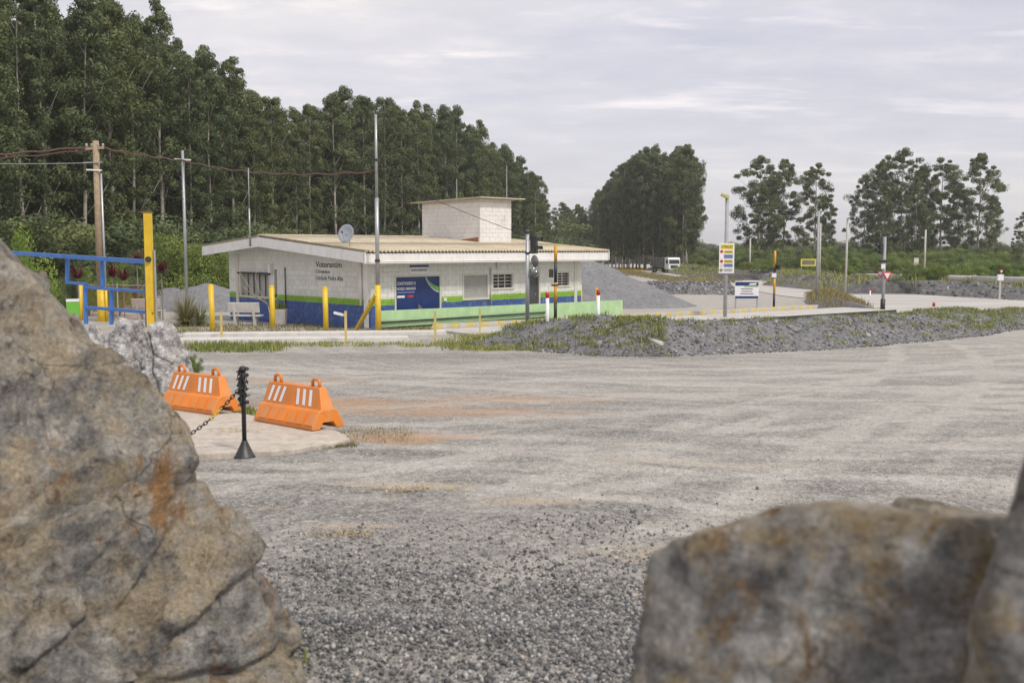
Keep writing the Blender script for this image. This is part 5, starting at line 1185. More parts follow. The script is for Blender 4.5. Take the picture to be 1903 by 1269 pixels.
# ================================================================== NEAR THINGS
# concrete pad
pad_px = [(180, 800), (260, 752), (440, 767), (628, 800), (652, 815), (560, 832), (500, 837), (395, 841), (250, 850)]
PT = [V(gnd(x, y, .07)) for x, y in pad_px]
fine_ = []
for i, a in enumerate(PT):
    b_ = PT[(i + 1) % len(PT)]
    for k in range(8): q = a.lerp(b_, k / 8); fine_.append(q + Vector((random.uniform(-.02, .02), random.uniform(-.025, .025), 0)))
mb = MB(); mb.prism([Vector((q.x, q.y, q.z - .14)) for q in fine_], (0, 0, .14)); pad = mb.top('concrete_pad', 'pad_concrete', 'rough pale concrete pad under the orange barriers', 'concrete pad', bevel=.015)
# orange barriers
br = thing('plastic_barrier', 'orange plastic barrier with white stripes, nearest to the chain post on its right', 'barrier', (0, 0, 0), 0, 'orange water barriers'); WL[br.name] = Vector()
BLn = 1.36; prof = [(0, .0), (0, .05), (.10, .235), (.135, .25), (.185, .535), (.285, .535), (.335, .25), (.37, .235), (.47, .05), (.47, 0), (.36, 0), (.31, .085), (.16, .085), (.11, 0)]
def bar_section(x, inset):
    return [Vector((x, y, z)) for y, z in prof]
# body tapers towards its ends like the moulded original
secs = []
for x, k in ((0, 1), (BLn, 1)):
    secs.append([Vector((x + (0.0 if z < .26 else (.10 if x == 0 else -.10) * (z - .25) / .285), y, z)) for y, z in prof])
mb = MB(); n_ = len(prof); mb.add(secs[0] + secs[1], [tuple(range(n_)), tuple(range(2 * n_ - 1, n_ - 1, -1))] + [(i, n_ + i, n_ + (i + 1) % n_, (i + 1) % n_) for i in range(n_)])
mb.part('body', 'orange_plastic', br, bevel=.012)
for i in range(6):      # raised ribs on the skirt
    x = .13 + i * .21; mb = MB(); mb.prism([(x, .008, .06), (x + .17, .008, .06), (x + .165, .085, .205), (x + .005, .085, .205)], (0, -.016, .008)); mb.part('skirt_rib', 'orange_plastic', br)
def stripe(x0, lean):
    fy = lambda z: .135 + (z - .25) * (.05 / .285) - .004
    w_ = .055; z0, z1 = .285, .495; mb = MB(); mb.prism([(x0, fy(z0), z0), (x0 + w_, fy(z0), z0), (x0 + w_ + lean, fy(z1), z1), (x0 + lean, fy(z1), z1)], (0, -.004, .001)); mb.part('white_stripe', 'white_reflective', br)
for k in range(3): stripe(.13 + k * .135, .085)
for k in range(3): stripe(.80 + k * .14, -.012)
for x in (.17, BLn - .32):
    mb = MB(); mb.tube([(x, .235, .53), (x, .235, .60), (x + .03, .235, .63), (x + .12, .235, .63), (x + .15, .235, .60), (x + .15, .235, .53)], .021, 8); mb.part('handle', 'orange_plastic', br, True)
def place_bar(o, a, b_):
    A_, B_ = V(gnd(*a, .075)), V(gnd(*b_, .075)); d = B_ - A_; o.location = (A_.x, A_.y, A_.z + .0); o.rotation_euler = (0, 0, math.atan2(d.y, d.x)); WL[o.name] = A_
    L_ = math.hypot(d.x, d.y); o.scale = (L_ / BLn, 1, .94); tilt = math.atan2(B_.z - A_.z, L_); o.rotation_euler = (0, -tilt, math.atan2(d.y, d.x))
place_bar(br, (472, 781), (581, 801))
b2_ = dup(br, (0, 0, 0), 0, 'orange plastic barrier with white stripes, half hidden behind the big boulder and chain'); place_bar(b2_, (297, 757), (395, 771))

# chain post
CP = V(gnd(455, 850)); cp = thing('chain_post', 'black plastic post with cone foot and wrapped chain', 'post', CP)
mb = MB(); mb.lathe(CP, [(.115, -.02), (.115, .015), (.10, .03), (.035, .17), (.028, .19)], 20); mb.part('foot', 'black_plastic', cp, True)
mb = MB(); mb.tube([CP + UP * .18, CP + UP * .94], .025, 12); mb.part('shaft', 'black_plastic', cp, True)
mb = MB(); mb.lathe(CP + UP * .93, [(.03, 0), (.04, .02), (.04, .05), (.02, .065)], 14); mb.part('cap', 'black_plastic', cp, True)
def chain_links(path, pitch=.042):
    P_ = [Vector(q) for q in path]; L_ = [0]
    for a, b_ in zip(P_[:-1], P_[1:]): L_.append(L_[-1] + (b_ - a).length)
    out = []; s = 0; i = 0; flip = 0
    while s < L_[-1]:
        while L_[i + 1] < s: i += 1
        t_ = (s - L_[i]) / (L_[i + 1] - L_[i]); out.append((P_[i].lerp(P_[i + 1], t_), (P_[i + 1] - P_[i]).normalized(), flip)); flip ^= 1; s += pitch
    return out
def link_geo(mb, c, d, flip, L_=.034, wd=.017, r=.0055):
    a = d.cross(UP if abs(d.z) < .9 else Vector((1, 0, 0))).normalized(); b_ = d.cross(a)
    if flip: a = b_
    ring = [c + d * L_ * math.cos(x) * .95 + a * wd * math.sin(x) for x in np.linspace(0, 2 * math.pi, 11)[:-1]]
    mb.tube(ring + [ring[0], ring[1]], r, 5, False)
ca = thing('chain', 'black and yellow plastic chain hanging from the post behind the boulder', 'chain', CP + UP * .76)
A_ = CP + Vector((-.03, -.02, .76)); B_ = CP + Vector((-2.35, .1, .78)); path = []
for i in range(41):
    s = i / 40; q = A_.lerp(B_, s) - UP * .70 * 4 * s * (1 - s); q.z = max(q.z, float(g(q.y)) + .03); path.append(q)
lk = chain_links(path); mk, my = MB(), MB()
for i, (c_, d, f_) in enumerate(lk): link_geo(mk if (i // 4) % 3 != 2 else my, c_, d, f_)
mk.part('black_links', 'black_plastic', ca, True); my.part('yellow_links', 'yellow_plastic', ca, True)
wr = []
for i in range(120):
    a = i / 119; th = a * 2 * math.pi * 5.5; rr = .042 + .008 * math.sin(i * 1.3); wr.append(CP + Vector((rr * math.cos(th), rr * math.sin(th), .97 - .40 * a)))
mb = MB()
for c_, d, f_ in chain_links(wr): link_geo(mb, c_, d, f_)
for dx, z0, z1 in ((.035, .9, .55), (-.03, .93, .58)):
    for c_, d, f_ in chain_links([CP + Vector((dx, -.05, z0)), CP + Vector((dx * .6, -.045, z1))]): link_geo(mb, c_, d, f_)
mb.part('wrapped_links', 'black_plastic', ca, True)

# ------------------------------------------------------------------ boulders
def boulder(name, label, center, planes, mat, subdiv=6, amp=.05, freq=2.0, soft=26, seed=0, strata=(0.5, .3, 1), samp=.03, sfreq=7, cracks=(), nfac=150, cut=.05, blk=1.0, blka=.05, fseed=0):
    bm = bmesh.new(); bmesh.ops.create_icosphere(bm, subdivisions=subdiv, radius=1); D = np.array([v.co[:] for v in bm.verts])
    Nn = np.array([n for n, h in planes]); Hh = np.array([h for n, h in planes]); Nn = Nn / np.linalg.norm(Nn, axis=1)[:, None]
    dots = D @ Nn.T; inv = np.maximum(dots, 1e-4) / Hh[None]           # 1/r for each plane
    r = 1 / inv.max(1)
    # break the big faces into many shallow, sharp-edged facets
    rg = np.random.default_rng(fseed or int(seed * 100)); fd = rg.normal(size=(nfac, 3)); fd /= np.linalg.norm(fd, axis=1)[:, None]
    fi = np.maximum(fd @ Nn.T, 1e-4) / Hh[None]; own = np.argmax(fi, 1); fr_ = 1 / fi.max(1)
    fn = Nn[own] + rg.normal(0, .30, (nfac, 3)); fn /= np.linalg.norm(fn, axis=1)[:, None]
    pts_ = fd * fr_[:, None]; fh = (pts_ * fn).sum(1) - rg.uniform(0, 1, nfac) ** 2 * cut
    full_ = D * r[:, None]; sup = (full_ @ fn.T).max(0); fh = np.maximum(fh, sup - cut * 3.2)
    inv2 = np.maximum(D @ fn.T, 1e-4) / np.maximum(fh, .05)[None]; r = 1 / np.maximum(inv.max(1), inv2.max(1))
    st = Vector(strata).normalized(); off = Vector((seed * 7.1, seed * 3.3, seed * 5.7)); disp = np.empty(len(D))
    for i, d in enumerate(D):
        p_ = Vector(d) * r[i]; q_ = p_ * freq + off
        warp = mnoise.noise(q_ * .7) * .6
        a = mnoise.fractal(q_, 1.0, 2.0, 5) * amp
        # stepped bedding planes: blocky breaks along one direction
        s_ = (p_.dot(st) + .09 * warp) * sfreq; fr = s_ - math.floor(s_)
        stp = (mnoise.cell(Vector((math.floor(s_) * 1.7 + seed, 0, 0))) ) * samp
        facet = mnoise.cell(q_ * .9 + Vector((warp, warp, warp))) * samp * .5
        crack = 0.0
        for cn, chh, depth, step in cracks:
            dd = p_.dot(cn) - chh + .10 * warp + .035 * mnoise.noise(q_ * 2.3)
            crack += -depth * math.exp(-(dd / .022) ** 2) + (step if dd > 0 else 0) * min(1, abs(dd) / .03)
        qs = q_ * blk; qs = qs - st * qs.dot(st) * .45
        vd, vp = mnoise.voronoi(qs); hsh = math.sin(vp[0].x * 12.9 + vp[0].y * 78.2 + vp[0].z * 37.7) * 43758.5; hsh -= math.floor(hsh)
        tilt = (qs - vp[0]).dot(Vector((math.sin(hsh * 40), math.cos(hsh * 57), math.sin(hsh * 91)))) * .55
        rid = -(hsh - .5 + tilt) * blka + blka * .5 * max(0, 1 - (vd[1] - vd[0]) * 14)
        disp[i] = a + stp * (1 if .06 < fr < .94 else .6) + crack + facet * .4 - rid
    Wd = D * (r + disp)[:, None]
    for v_, q_ in zip(bm.verts, Wd): v_.co = q_
    me = bpy.data.meshes.new(name); bm.to_mesh(me); bm.free(); me.materials.append(MATS[mat])
    for f_ in me.polygons: f_.use_smooth = True
    o = link(name, me, None, center); tag(o, label, 'boulder'); WL[o.name] = Vector(center); return o
def sil_planes(outline, center, grow=.0):
    """planes through neighbouring outline points, grazed by the line of sight"""
    out = []; C_ = Vector(center)
    for (x0, y0, Y0), (x1, y1, Y1) in zip(outline[:-1], outline[1:]):
        a, b_ = V(aty(x0, y0, Y0)), V(aty(x1, y1, Y1)); v_ = ((a + b_) / 2 - Vector((0, 0, CAMZ))).normalized(); n_ = (b_ - a).cross(v_).normalized()
        hgt = (a - C_).dot(n_)
        if hgt < 0: n_, hgt = -n_, -hgt
        out.append((tuple(n_), hgt + grow))
    return out
KB = 1.3
c1 = Vector((-2.05 * KB, 3.4 * KB, CAMZ - 1.45 * KB))
ol = [(x, y, Y * KB) for x, y, Y in ((-131, 363, 3.50), (48, 383, 3.40), (133, 431, 3.35), (203, 500, 3.30), (282, 684, 3.25), (371, 776, 3.20), (468, 868, 3.15), (535, 962, 3.10), (637, 1060, 3.05), (649, 1190, 3.05), (718, 1420, 3.10))]
pl1 = sil_planes(ol, c1, .10) + [(n_, h_ * KB) for n_, h_ in [((.25, -1, .30), .66), ((.75, -.75, .12), .80), ((-.2, -1, .75), 1.02), ((-.1, -1, -.1), .85), ((0, 1, 0.1), .85), ((.6, 1, .2), 1.0), ((-1, 0, 0), 1.5), ((-1, -.6, .1), 1.35), ((0, 0, -1), 1.1), ((.6, .3, .9), 1.45), ((.1, .6, 1), 1.6)]]
boulder('boulder', 'huge grey and tan boulder filling the left foreground', c1, pl1, 'boulder_grey', 7, .045, 2.6, 70, 1.3, (.8, .2, .62), .035, 4,
        [(Vector((.78, .1, .55)).normalized(), 0.442, 0.105,  .045), (Vector((.80, -.1, .5)).normalized(), 0.065, 0.090,  -.03), (Vector((.7, .2, .62)).normalized(), 0.806, 0.075,  -.04), (Vector((-.35, .2, .9)).normalized(), 0.364, 0.075,  .03), (Vector((-.2, .3, .95)).normalized(), -0.286, 0.075,  .03)], cut=.065, blk=1.1, blka=.10, fseed=7)
c2 = Vector((.98, 1.75, 1.05))
ol = [(1169, 1420, 1.72), (1181, 1240, 1.72), (1177, 1062, 1.74), (1237, 931, 1.78), (1370, 918, 1.80), (1600, 890, 1.85), (1800, 935, 1.85), (2150, 990, 1.85)]
pl2 = sil_planes(ol, c2, .02) + [((-.25, -1, .25), .30), ((.2, -1, .5), .42), ((-.8, -.8, .1), .52), ((0, 1, .1), .55), ((1, .1, 0), .9), ((0, 0, -1), 1.2), ((-.5, 1, .2), .6)]
boulder('boulder', 'blurred brown and grey boulder in the lower right foreground', c2, pl2, 'boulder_brown', 7, .018, 4.4, 90, 2.7, (.9, .3, .2), .012, 7,
        [(Vector((.9, .2, -.15)).normalized(), -.22, .03, -.006), (Vector((.95, .1, .25)).normalized(), .02, .03, .004), (Vector((-.6, 0, .8)).normalized(), .05, .03, .015)], cut=.03, blk=1.3, blka=.018, fseed=24)
c3 = Vector((1.06, 1.40, 1.42))
ol = [(1815, 1000, 1.42), (1848, 900, 1.42), (1880, 815, 1.42), (1930, 740, 1.45), (2100, 690, 1.45)]
pl3 = sil_planes(ol, c3, .0) + [((-.3, -1, .2), .24), ((-1, -.4, -.3), .34), ((0, 1, 0), .35), ((1, 0, 0), .6), ((0, 0, -1), .8), ((-.6, 0, -.8), .42), ((-.7, -.5, -.6), .45)]
boulder('boulder', 'dark blurred boulder edge at the right border above the brown boulder', c3, pl3, 'boulder_brown', 6, .012, 4.5, 30, 4.1, (.3, .3, 1), .006, 10, cut=.012, blka=.015, fseed=4)
# striped pale boulders by the gate
for (px, Y, ytop, ybot, wpx, lab, sd_) in ((238, 17.2, 587, 735, 96, 'pale striped boulder in the middle of the row behind the big boulder', 5.1), (306, 16.4, 595, 730, 92, 'pale striped boulder with a notched top beside the left orange barrier', 6.4), (182, 19, 598, 740, 60, 'smaller pale boulder mostly hidden behind the big boulder', 7.7)):
    p = foot(px, Y); zt_ = zat(ytop, Y); hh_ = zt_ - p.z; ww_ = wpx * Y / F; c_ = Vector((p.x, p.y, p.z + hh_ * .5)); rs_ = random.Random(sd_)
    pls = [((0, 0, 1), hh_ * .5), ((0, 0, -1), hh_ * .6)] + [((math.cos(a) + rs_.uniform(-.2, .2), math.sin(a) + rs_.uniform(-.2, .2), rs_.uniform(-.05, .35)), ww_ * .5 * rs_.uniform(.86, 1.05)) for a in np.linspace(0, 2 * math.pi, 8)[:-1]] + [((.6, -.3, 1), hh_ * .55), ((-.7, -.2, 1), hh_ * .58), ((0, -.8, 1), hh_ * .6)]
    boulder('boulder', lab, c_, pls, 'boulder_striped', 6, .03, 3.0, 60, sd_, (.5, .3, .8), .03, 6, [(Vector((.7, -.2, .3)).normalized(), .0, .08, .05), (Vector((.5, -.4, .75)).normalized(), .15, .05, -.03)], nfac=90, cut=.05, blk=.8, blka=.05)

# ================================================================== VEGETATION
def leaf_cloud(C_, RAD, per, size, droop=.3, tintbase=None, up_bias=.25, aspect=.42):
    """leaf-shaped quads round clump centres C_ with radii RAD"""
    n = len(C_) * per; ci = np.repeat(np.arange(len(C_)), per)
    d = RNG.normal(size=(n, 3)); d /= np.linalg.norm(d, axis=1)[:, None]; d[:, 2] = d[:, 2] * .9 + up_bias * RNG.uniform(0, 1, n)
    d /= np.linalg.norm(d, axis=1)[:, None]
    rr = RNG.uniform(0, 1, n) ** .33
    P_ = C_[ci] + d * (RAD[ci] * rr)[:, None] * np.array([1, 1, .82])
    nrm = d + RNG.normal(0, .38, (n, 3)); nrm /= np.linalg.norm(nrm, axis=1)[:, None]
    ax = RNG.normal(0, 1, (n, 3)); ax[:, 2] -= droop * 2; ax -= nrm * (ax * nrm).sum(1)[:, None]; ax /= np.linalg.norm(ax, axis=1)[:, None]
    sd_ = np.cross(nrm, ax); L_ = (size * RNG.uniform(.6, 1.3, n))[:, None]
    v_ = np.stack([P_ - ax * L_ * .5, P_ + sd_ * L_ * aspect * .5, P_ + ax * L_ * .5, P_ - sd_ * L_ * aspect * .5], 1)
    cl = RNG.uniform(0, 1, len(C_)) if tintbase is None else tintbase
    t_ = np.clip(cl[ci] * .45 + RNG.uniform(0, .6, n), 0, 1)
    return v_.reshape(-1, 3), np.repeat(t_, 4)
def eucalypt(seed, h=24.0, cb=.30, wmax=2.6, ncl=85, per=150, leaf=.36, lean=0.0, open_=False):
    global RNG
    keep, RNG = RNG, np.random.default_rng(seed); rs_ = random.Random(seed)
    tz_ = np.linspace(0, 1, 9); bx = np.cumsum(RNG.normal(0, .10, 9)) + lean * tz_ * h; by = np.cumsum(RNG.normal(0, .10, 9)); bx -= bx[0]; by -= by[0]
    axis = lambda f_: np.array([np.interp(f_, tz_, bx), np.interp(f_, tz_, by), f_ * h])
    mb = MB(); mb.tube([axis(f_) for f_ in tz_ * .96], [max(.035, .22 * (1 - .85 * f_)) for f_ in tz_], 8)
    C_ = []; RAD = []
    nb_ = ncl
    for i in range(nb_):
        f_ = cb + (1 - cb) * ((i + rs_.random()) / nb_) ** .85
        k = (f_ - cb) / (1 - cb)
        env = wmax * (.50 + .50 * math.sin(math.pi * min(1, .18 + k * .80)) ** .8) * (1 if k < .82 else max(.2, 1 - ((k - .82) / .18) ** 1.8 * .75))
        env *= .72 + .55 * abs(math.sin(k * 7.3 + seed)) * (.6 + .8 * rs_.random())
        a = rs_.uniform(0, 2 * math.pi); rad = env * (rs_.uniform(.15, 1) ** .55)
        p_ = axis(min(1, f_)) + np.array([math.cos(a) * rad, math.sin(a) * rad, rs_.uniform(-.4, .6)]); C_.append(p_)
        RAD.append((.50 + .85 * rs_.random() ** 1.3) * (1.0 if k < .85 else .75) * (wmax / 2.6) ** .5 * (.85 if open_ else 1.05))
        if i % 5 == 0 and rad > .5:
            q = axis(max(.08, f_ - .05 - .035 * rad)); mid = (q + p_) / 2 - np.array([0, 0, .25]); mb.tube([q, mid, p_], [.045, .03, .012], 5)
    v_, t_ = leaf_cloud(np.array(C_), np.array(RAD), per, leaf)
    me = mesh_np('crown', v_, quads=np.arange(len(v_)).reshape(-1, 4), tint=t_, mat='leaf_eucalyptus')
    tm = mb.mesh('trunk', 'bark_pale', smooth=True); RNG = keep
    return tm, me, h
VAR = [eucalypt(100 + i, 24, [.13, .28, .10, .33, .18, .24][i], [2.5, 2.2, 2.8, 2.1, 2.6, 2.3][i], [108, 92, 114, 88, 104, 94][i], 180, .31, [0, .01, -.01, .015, 0, -.02][i]) for i in range(6)]
SPR = [eucalypt(200 + i, 22, [.14, .20, .16][i], [3.9, 3.4, 3.6][i], [120, 98, 110][i], 170, .36, 0, True) for i in range(3)]
def plant_tree(px, Y, ytop, var, label, group, widen=1.0, name='eucalyptus_tree'):
    p = foot(px, Y); h = zat(ytop, Y) - p.z; tm, me, h0 = var; s_ = h / h0
    r = bpy.data.objects.new(name, None); COL.objects.link(r); r.location = p; r.rotation_euler = (0, 0, random.uniform(0, 6.28)); w_ = s_ * widen; r.scale = (w_, w_, s_)
    tag(r, label, 'tree', group); link('trunk', tm, r); link('crown', me, r); return r
SKY = np.array([(-200, -60), (0, -35), (60, -25), (110, -35), (132, 5), (150, -5), (185, -25), (240, 0), (268, 20), (290, -3), (335, 55), (365, 92), (385, 90), (430, 108), (480, 150), (530, 185), (560, 205), (600, 178), (640, 163), (665, 180), (700, 176), (735, 190), (770, 198), (800, 190), (850, 205), (885, 232), (930, 255), (960, 292), (1000, 318), (1018, 365), (1026, 420)], float)
EDGE = np.array([(-160, 66), (0, 74), (140, 82), (290, 95), (440, 114), (600, 137), (750, 158), (880, 185), (960, 210), (1012, 240)], float)
def lab_f(x, r_):
    where = ('left of the utility pole' if x < 130 else 'behind the utility pole and yellow mast' if x < 300 else 'behind the slender steel pole' if x < 430 else 'above the gatehouse gable' if x < 600 else 'behind the satellite dish and tall corner pole' if x < 760 else 'behind the rooftop tank room' if x < 960 else 'at the right end of the plantation')
    return ('tall front row eucalyptus ' if r_ == 0 else 'second row eucalyptus ' if r_ == 1 else 'inner plantation eucalyptus ') + where
def lab_b(x, what):
    return what + (' behind the stacked warning sign' if x < 1420 else ' around the yellow framed sign' if x < 1560 else ' behind the traffic island' if x < 1680 else ' behind the white concrete pole' if x < 1790 else ' near the right border')
s_px = -150.0; row0 = []
while s_px < 1012:
    Y0 = np.interp(s_px, EDGE[:, 0], EDGE[:, 1]); row0.append((s_px, Y0)); s_px += 2.35 * F / Y0
nt_ = 0
for r_ in range(6):
    for i, (px, Y0) in enumerate(row0):
        x = px + random.uniform(-10, 10) - r_ * 2; Y1 = Y0 + r_ * 6 + random.uniform(-2, 2)
        yt = np.interp(x, SKY[:, 0], SKY[:, 1]); short = [random.choice([0, 0, 0, 6, 14, 26, 60]), random.choice([14, 28, 48, 80]), random.choice([25, 45, 80]), random.choice([40, 60, 100]), random.choice([80, 110, 150]), random.choice([80, 120, 170])][r_] * 95 / max(95, Y0)
        plant_tree(x, Y1, yt + short + random.uniform(-5, 5), VAR[(i * 7 + r_ * 3 + random.randint(0, 2)) % 6], lab_f(x, r_), 'plantation eucalyptus trees', random.uniform(.85, 1.05)); nt_ += 1
# dense clump in the middle distance
SK2 = np.array([(1036, 432), (1050, 380), (1075, 382), (1092, 402), (1112, 356), (1130, 332), (1160, 306), (1190, 288), (1220, 276), (1250, 264), (1275, 275), (1290, 312), (1300, 395)], float)
for r_ in range(3):
    for px in np.arange(1045, 1284, [13, 17, 15][r_]):
        x = px + random.uniform(-4, 4) + r_ * 3; Y1 = np.interp(x, [1040, 1100, 1180, 1295], [330, 300, 250, 222]) + r_ * 9
        yt = np.interp(x, SK2[:, 0], SK2[:, 1]) + [random.choice([-4, 2, 8, 30, 60]), random.choice([-3, 6, 18]), random.choice([8, 26])][r_]
        if x < 1288: plant_tree(x, Y1, yt, ([VAR[0], VAR[2], VAR[4]] + SPR)[random.randint(0, 5)], ('front' if r_ == 0 else 'rear') + ' eucalyptus of the dense clump, ' + ('left tail sloping down' if x < 1115 else 'middle part' if x < 1210 else 'tall right part behind the truck'), 'eucalyptus clump behind the truck', .85)
# separate trees at the right
for px, yt, Y1, v_, w_, lab in ((1408, 297, 232, 0, 1.0, 'tall open eucalyptus left of the pair behind the stacked sign'), (1452, 300, 238, 1, .95, 'tall eucalyptus standing just right of the first open one'), (1428, 330, 245, 2, .9, 'shorter eucalyptus filling the gap between the two tall ones'),
                                (1512, 310, 230, 2, .95, 'slim open eucalyptus standing alone between the groups'), (1532, 370, 236, 0, .6, 'low eucalyptus at the foot of the slim lone one'),
                                (1602, 328, 225, 1, .85, 'leftmost eucalyptus of the right hand group'), (1640, 296, 228, 2, .85, 'second eucalyptus from the left in the right hand group'), (1672, 283, 222, 0, .95, 'tallest eucalyptus of the right hand group'), (1712, 312, 230, 1, .9, 'narrow eucalyptus in the dip of the right hand group'),
                                (1746, 300, 226, 2, 1.0, 'broad eucalyptus in the middle of the right hand group'), (1778, 345, 235, 0, .9, 'lower eucalyptus between the broad and the last tall one'), (1818, 289, 220, 1, 1.0, 'rightmost tall eucalyptus with bare gaps in its crown'), (1700, 350, 215, 0, .8, 'short front eucalyptus of the right hand group'), (1640, 360, 212, 2, .8, 'short eucalyptus at the left front of the group'), (1845, 372, 232, 2, .7, 'low eucalyptus at the right foot of the group'),
                                (1900, 398, 170, 2, .9, 'round dark eucalyptus cut by the right border')):
    plant_tree(px, Y1, yt, SPR[v_], lab, 'separate eucalyptus trees', w_ * 1.18)
for i, px in enumerate((1045, 1072)): plant_tree(px, 300 + i * 10, 380 + i * 2, SPR[i], ['small eucalyptus just right of the plantation edge', 'small eucalyptus left of the dense clump'][i], 'separate eucalyptus trees', 1.1)

# bushes
def bush_mesh(seed, mat, r=1.6, ncl=26, per=130, leaf=.12, tall=1.0):
    global RNG
    keep, RNG = RNG, np.random.default_rng(seed)
    C_ = RNG.normal(0, .5, (ncl, 3)) * np.array([r, r, r * .6 * tall]); C_[:, 2] = np.abs(C_[:, 2]) + r * .25
    v_, t_ = leaf_cloud(C_, RNG.uniform(.3, .55, ncl) * r * .7, per, leaf, .0, up_bias=.5, aspect=.55)
    v_[:, 2] = np.maximum(v_[:, 2], .02)
    v_ = v_ * (2.6 / np.percentile(v_[:, 2], 99.5))
    me = mesh_np('foliage', v_, quads=np.arange(len(v_)).reshape(-1, 4), tint=t_, mat=mat); RNG = keep
    mb = MB()
    for k in range(5): a = k * 1.3 + seed; mb.tube([(0, 0, -.1), (math.cos(a) * r * .25, math.sin(a) * r * .25, r * .4), (math.cos(a) * r * .5, math.sin(a) * r * .5, r * .8)], [.05, .035, .015], 5)
    return me, mb.mesh('stem', 'bark')
BUSH = [bush_mesh(300 + i, 'leaf_bush', 1.6, 38, 520, [.085, .07, .10][i], [1.3, 1.1, 1.6][i]) for i in range(3)]
BDARK = [bush_mesh(320 + i, 'leaf_eucalyptus', 1.8, 34, 420, .11, 1.5) for i in range(2)]
BLIME = [bush_mesh(330, 'leaf_lime', 1.2, 26, 260, .075, 1.4)]
def plant_bush(px, Y, ytop, m_, label, group, name='bush', wide=1.0):
    p = foot(px, Y); h = max(.4, zat(ytop, Y) - p.z); s_ = h / 2.6; r = bpy.data.objects.new(name, None); COL.objects.link(r); r.location = p; r.rotation_euler = (0, 0, random.uniform(0, 6.28)); r.scale = (s_ * wide, s_ * wide, s_)
    tag(r, label, 'bush', group); link('foliage', m_[0], r); link('stem', m_[1], r); return r
# scrub right of the road, near rows lower
for Y1, y0, y1, st_ in ((215, 459, 468, 17), (185, 467, 478, 19), (160, 476, 488, 22), (140, 486, 497, 26)):
    for px in np.arange(1300 if Y1 > 150 else 1420, 1960, st_):
        x = px + random.uniform(-7, 7); yy = random.uniform(y0, y1) + (6 if x < 1380 else 0)
        plant_bush(x, Y1 + random.uniform(-8, 8), yy, (BUSH + BUSH + BDARK)[random.randint(0, 7)], lab_b(x, ('front' if Y1 < 150 else 'middle' if Y1 < 200 else 'rear') + ' green bush of the roadside scrub'), 'scrub belt bushes beyond the road', wide=random.uniform(.8, 1.2))
for px in np.arange(1690, 1960, 20): plant_bush(px + random.uniform(-6, 6), 100 + random.uniform(-6, 6), random.uniform(488, 503), BUSH[random.randint(0, 2)], 'green bush behind the pale pipeline', 'bushes behind the pipeline', wide=1.0)
# far dark tree line on the horizon
for px in np.arange(-120, 1980, 14): plant_bush(px + random.uniform(-5, 5), 400 if px > 1010 else 240 + random.uniform(-30, 30), random.uniform(449, 457) - (35 if px < 1010 else 0), BDARK[random.randint(0, 1)], ('dark tree on the far horizon line' if px > 1010 else 'dark low tree deep inside the plantation'), ('far horizon trees' if px > 1010 else 'low trees inside the plantation'), name='far_tree', wide=1.5)
# undergrowth of the plantation
for i in range(110):
    px = random.uniform(-20, 1010); Y1 = np.interp(px, EDGE[:, 0], EDGE[:, 1]) - random.uniform(1, 5); plant_bush(px, Y1, 460 - random.uniform(-12, 55) * 75 / Y1, BDARK[random.randint(0, 1)], 'low bush at the foot of the plantation, ' + lab_f(px, 0).replace('tall front row eucalyptus ', ''), 'undergrowth of the plantation', wide=1.3)
# garden bushes left of the gatehouse
for px, Y1, yt, m_, w_, lab in ((-8, 38, 412, BLIME[0], .42, 'yellow green shrub above the big boulder'), (48, 37, 436, BLIME[0], .36, 'smaller yellow green shrub at the shoulder of the big boulder'), (318, 62, 440, BUSH[0], .7, 'green bush right of the yellow mast'), (356, 64, 455, BUSH[2], .7, 'green bush behind the slender steel pole'), (392, 64, 462, BUSH[1], .7, 'green bush left of the gatehouse eave'), (424, 66, 468, BUSH[0], .7, 'green bush touching the gatehouse wall'), (250, 58, 470, BDARK[1], .5, 'green bush behind the blue gate frame'), (165, 50, 500, BLIME[0], .45, 'leafy yellow green shrub beside the utility pole'), (222, 50, 488, BLIME[0], .4, 'leafy climbing shrub right of the utility pole'), (120, 48, 500, BDARK[0], .4, 'green shrub behind the gate step'), (358, 20.0, 683, BUSH[1], .6, 'small weed bush between the striped boulder and the barrier')):
    plant_bush(px, Y1, yt, m_, lab, 'garden shrubs', wide=w_)
# cordylines, tall grass clump
def rosette(name, label, cat, p, n, L_, mat, wd, stem=.0, arch=.7):
    t_ = thing(name, label, cat, p); vs_ = []; q_ = []; tt = []
    for i in range(n):
        a = random.uniform(0, 6.28); e = random.uniform(.25, 1.35); l = L_ * random.uniform(.6, 1.1); d = Vector((math.cos(a), math.sin(a), 0)); s = Vector((-d.y, d.x, 0)); pts = []
        for k in range(5):
            f_ = k / 4; pts.append(Vector(p) + UP * stem + d * l * (f_ * math.cos(e)) + UP * (l * f_ * math.sin(e) - arch * l * f_ ** 2 * .6 * math.cos(e)))
        b0 = len(vs_); tint_ = random.random()
        for k, q in enumerate(pts):
            w_ = wd * (.5 + 1.2 * (k / 4)) * (1 - (k / 4) ** 3 * .95); vs_ += [q - s * w_, q + s * w_]; tt += [tint_, tint_]
        q_ += [(b0 + 2 * k, b0 + 2 * k + 1, b0 + 2 * k + 3, b0 + 2 * k + 2) for k in range(4)]
    v_ = np.array([tuple(x - Vector(p)) for x in vs_]); o = link('leaves', mesh_np('leaves', v_, quads=np.array(q_), tint=tt, mat=mat), t_)
    if stem: mb = MB(); mb.tube([Vector(p) - UP * .1, Vector(p) + UP * (stem + .05)], .03, 6); mb.part('stem', 'bark', t_)
    return t_
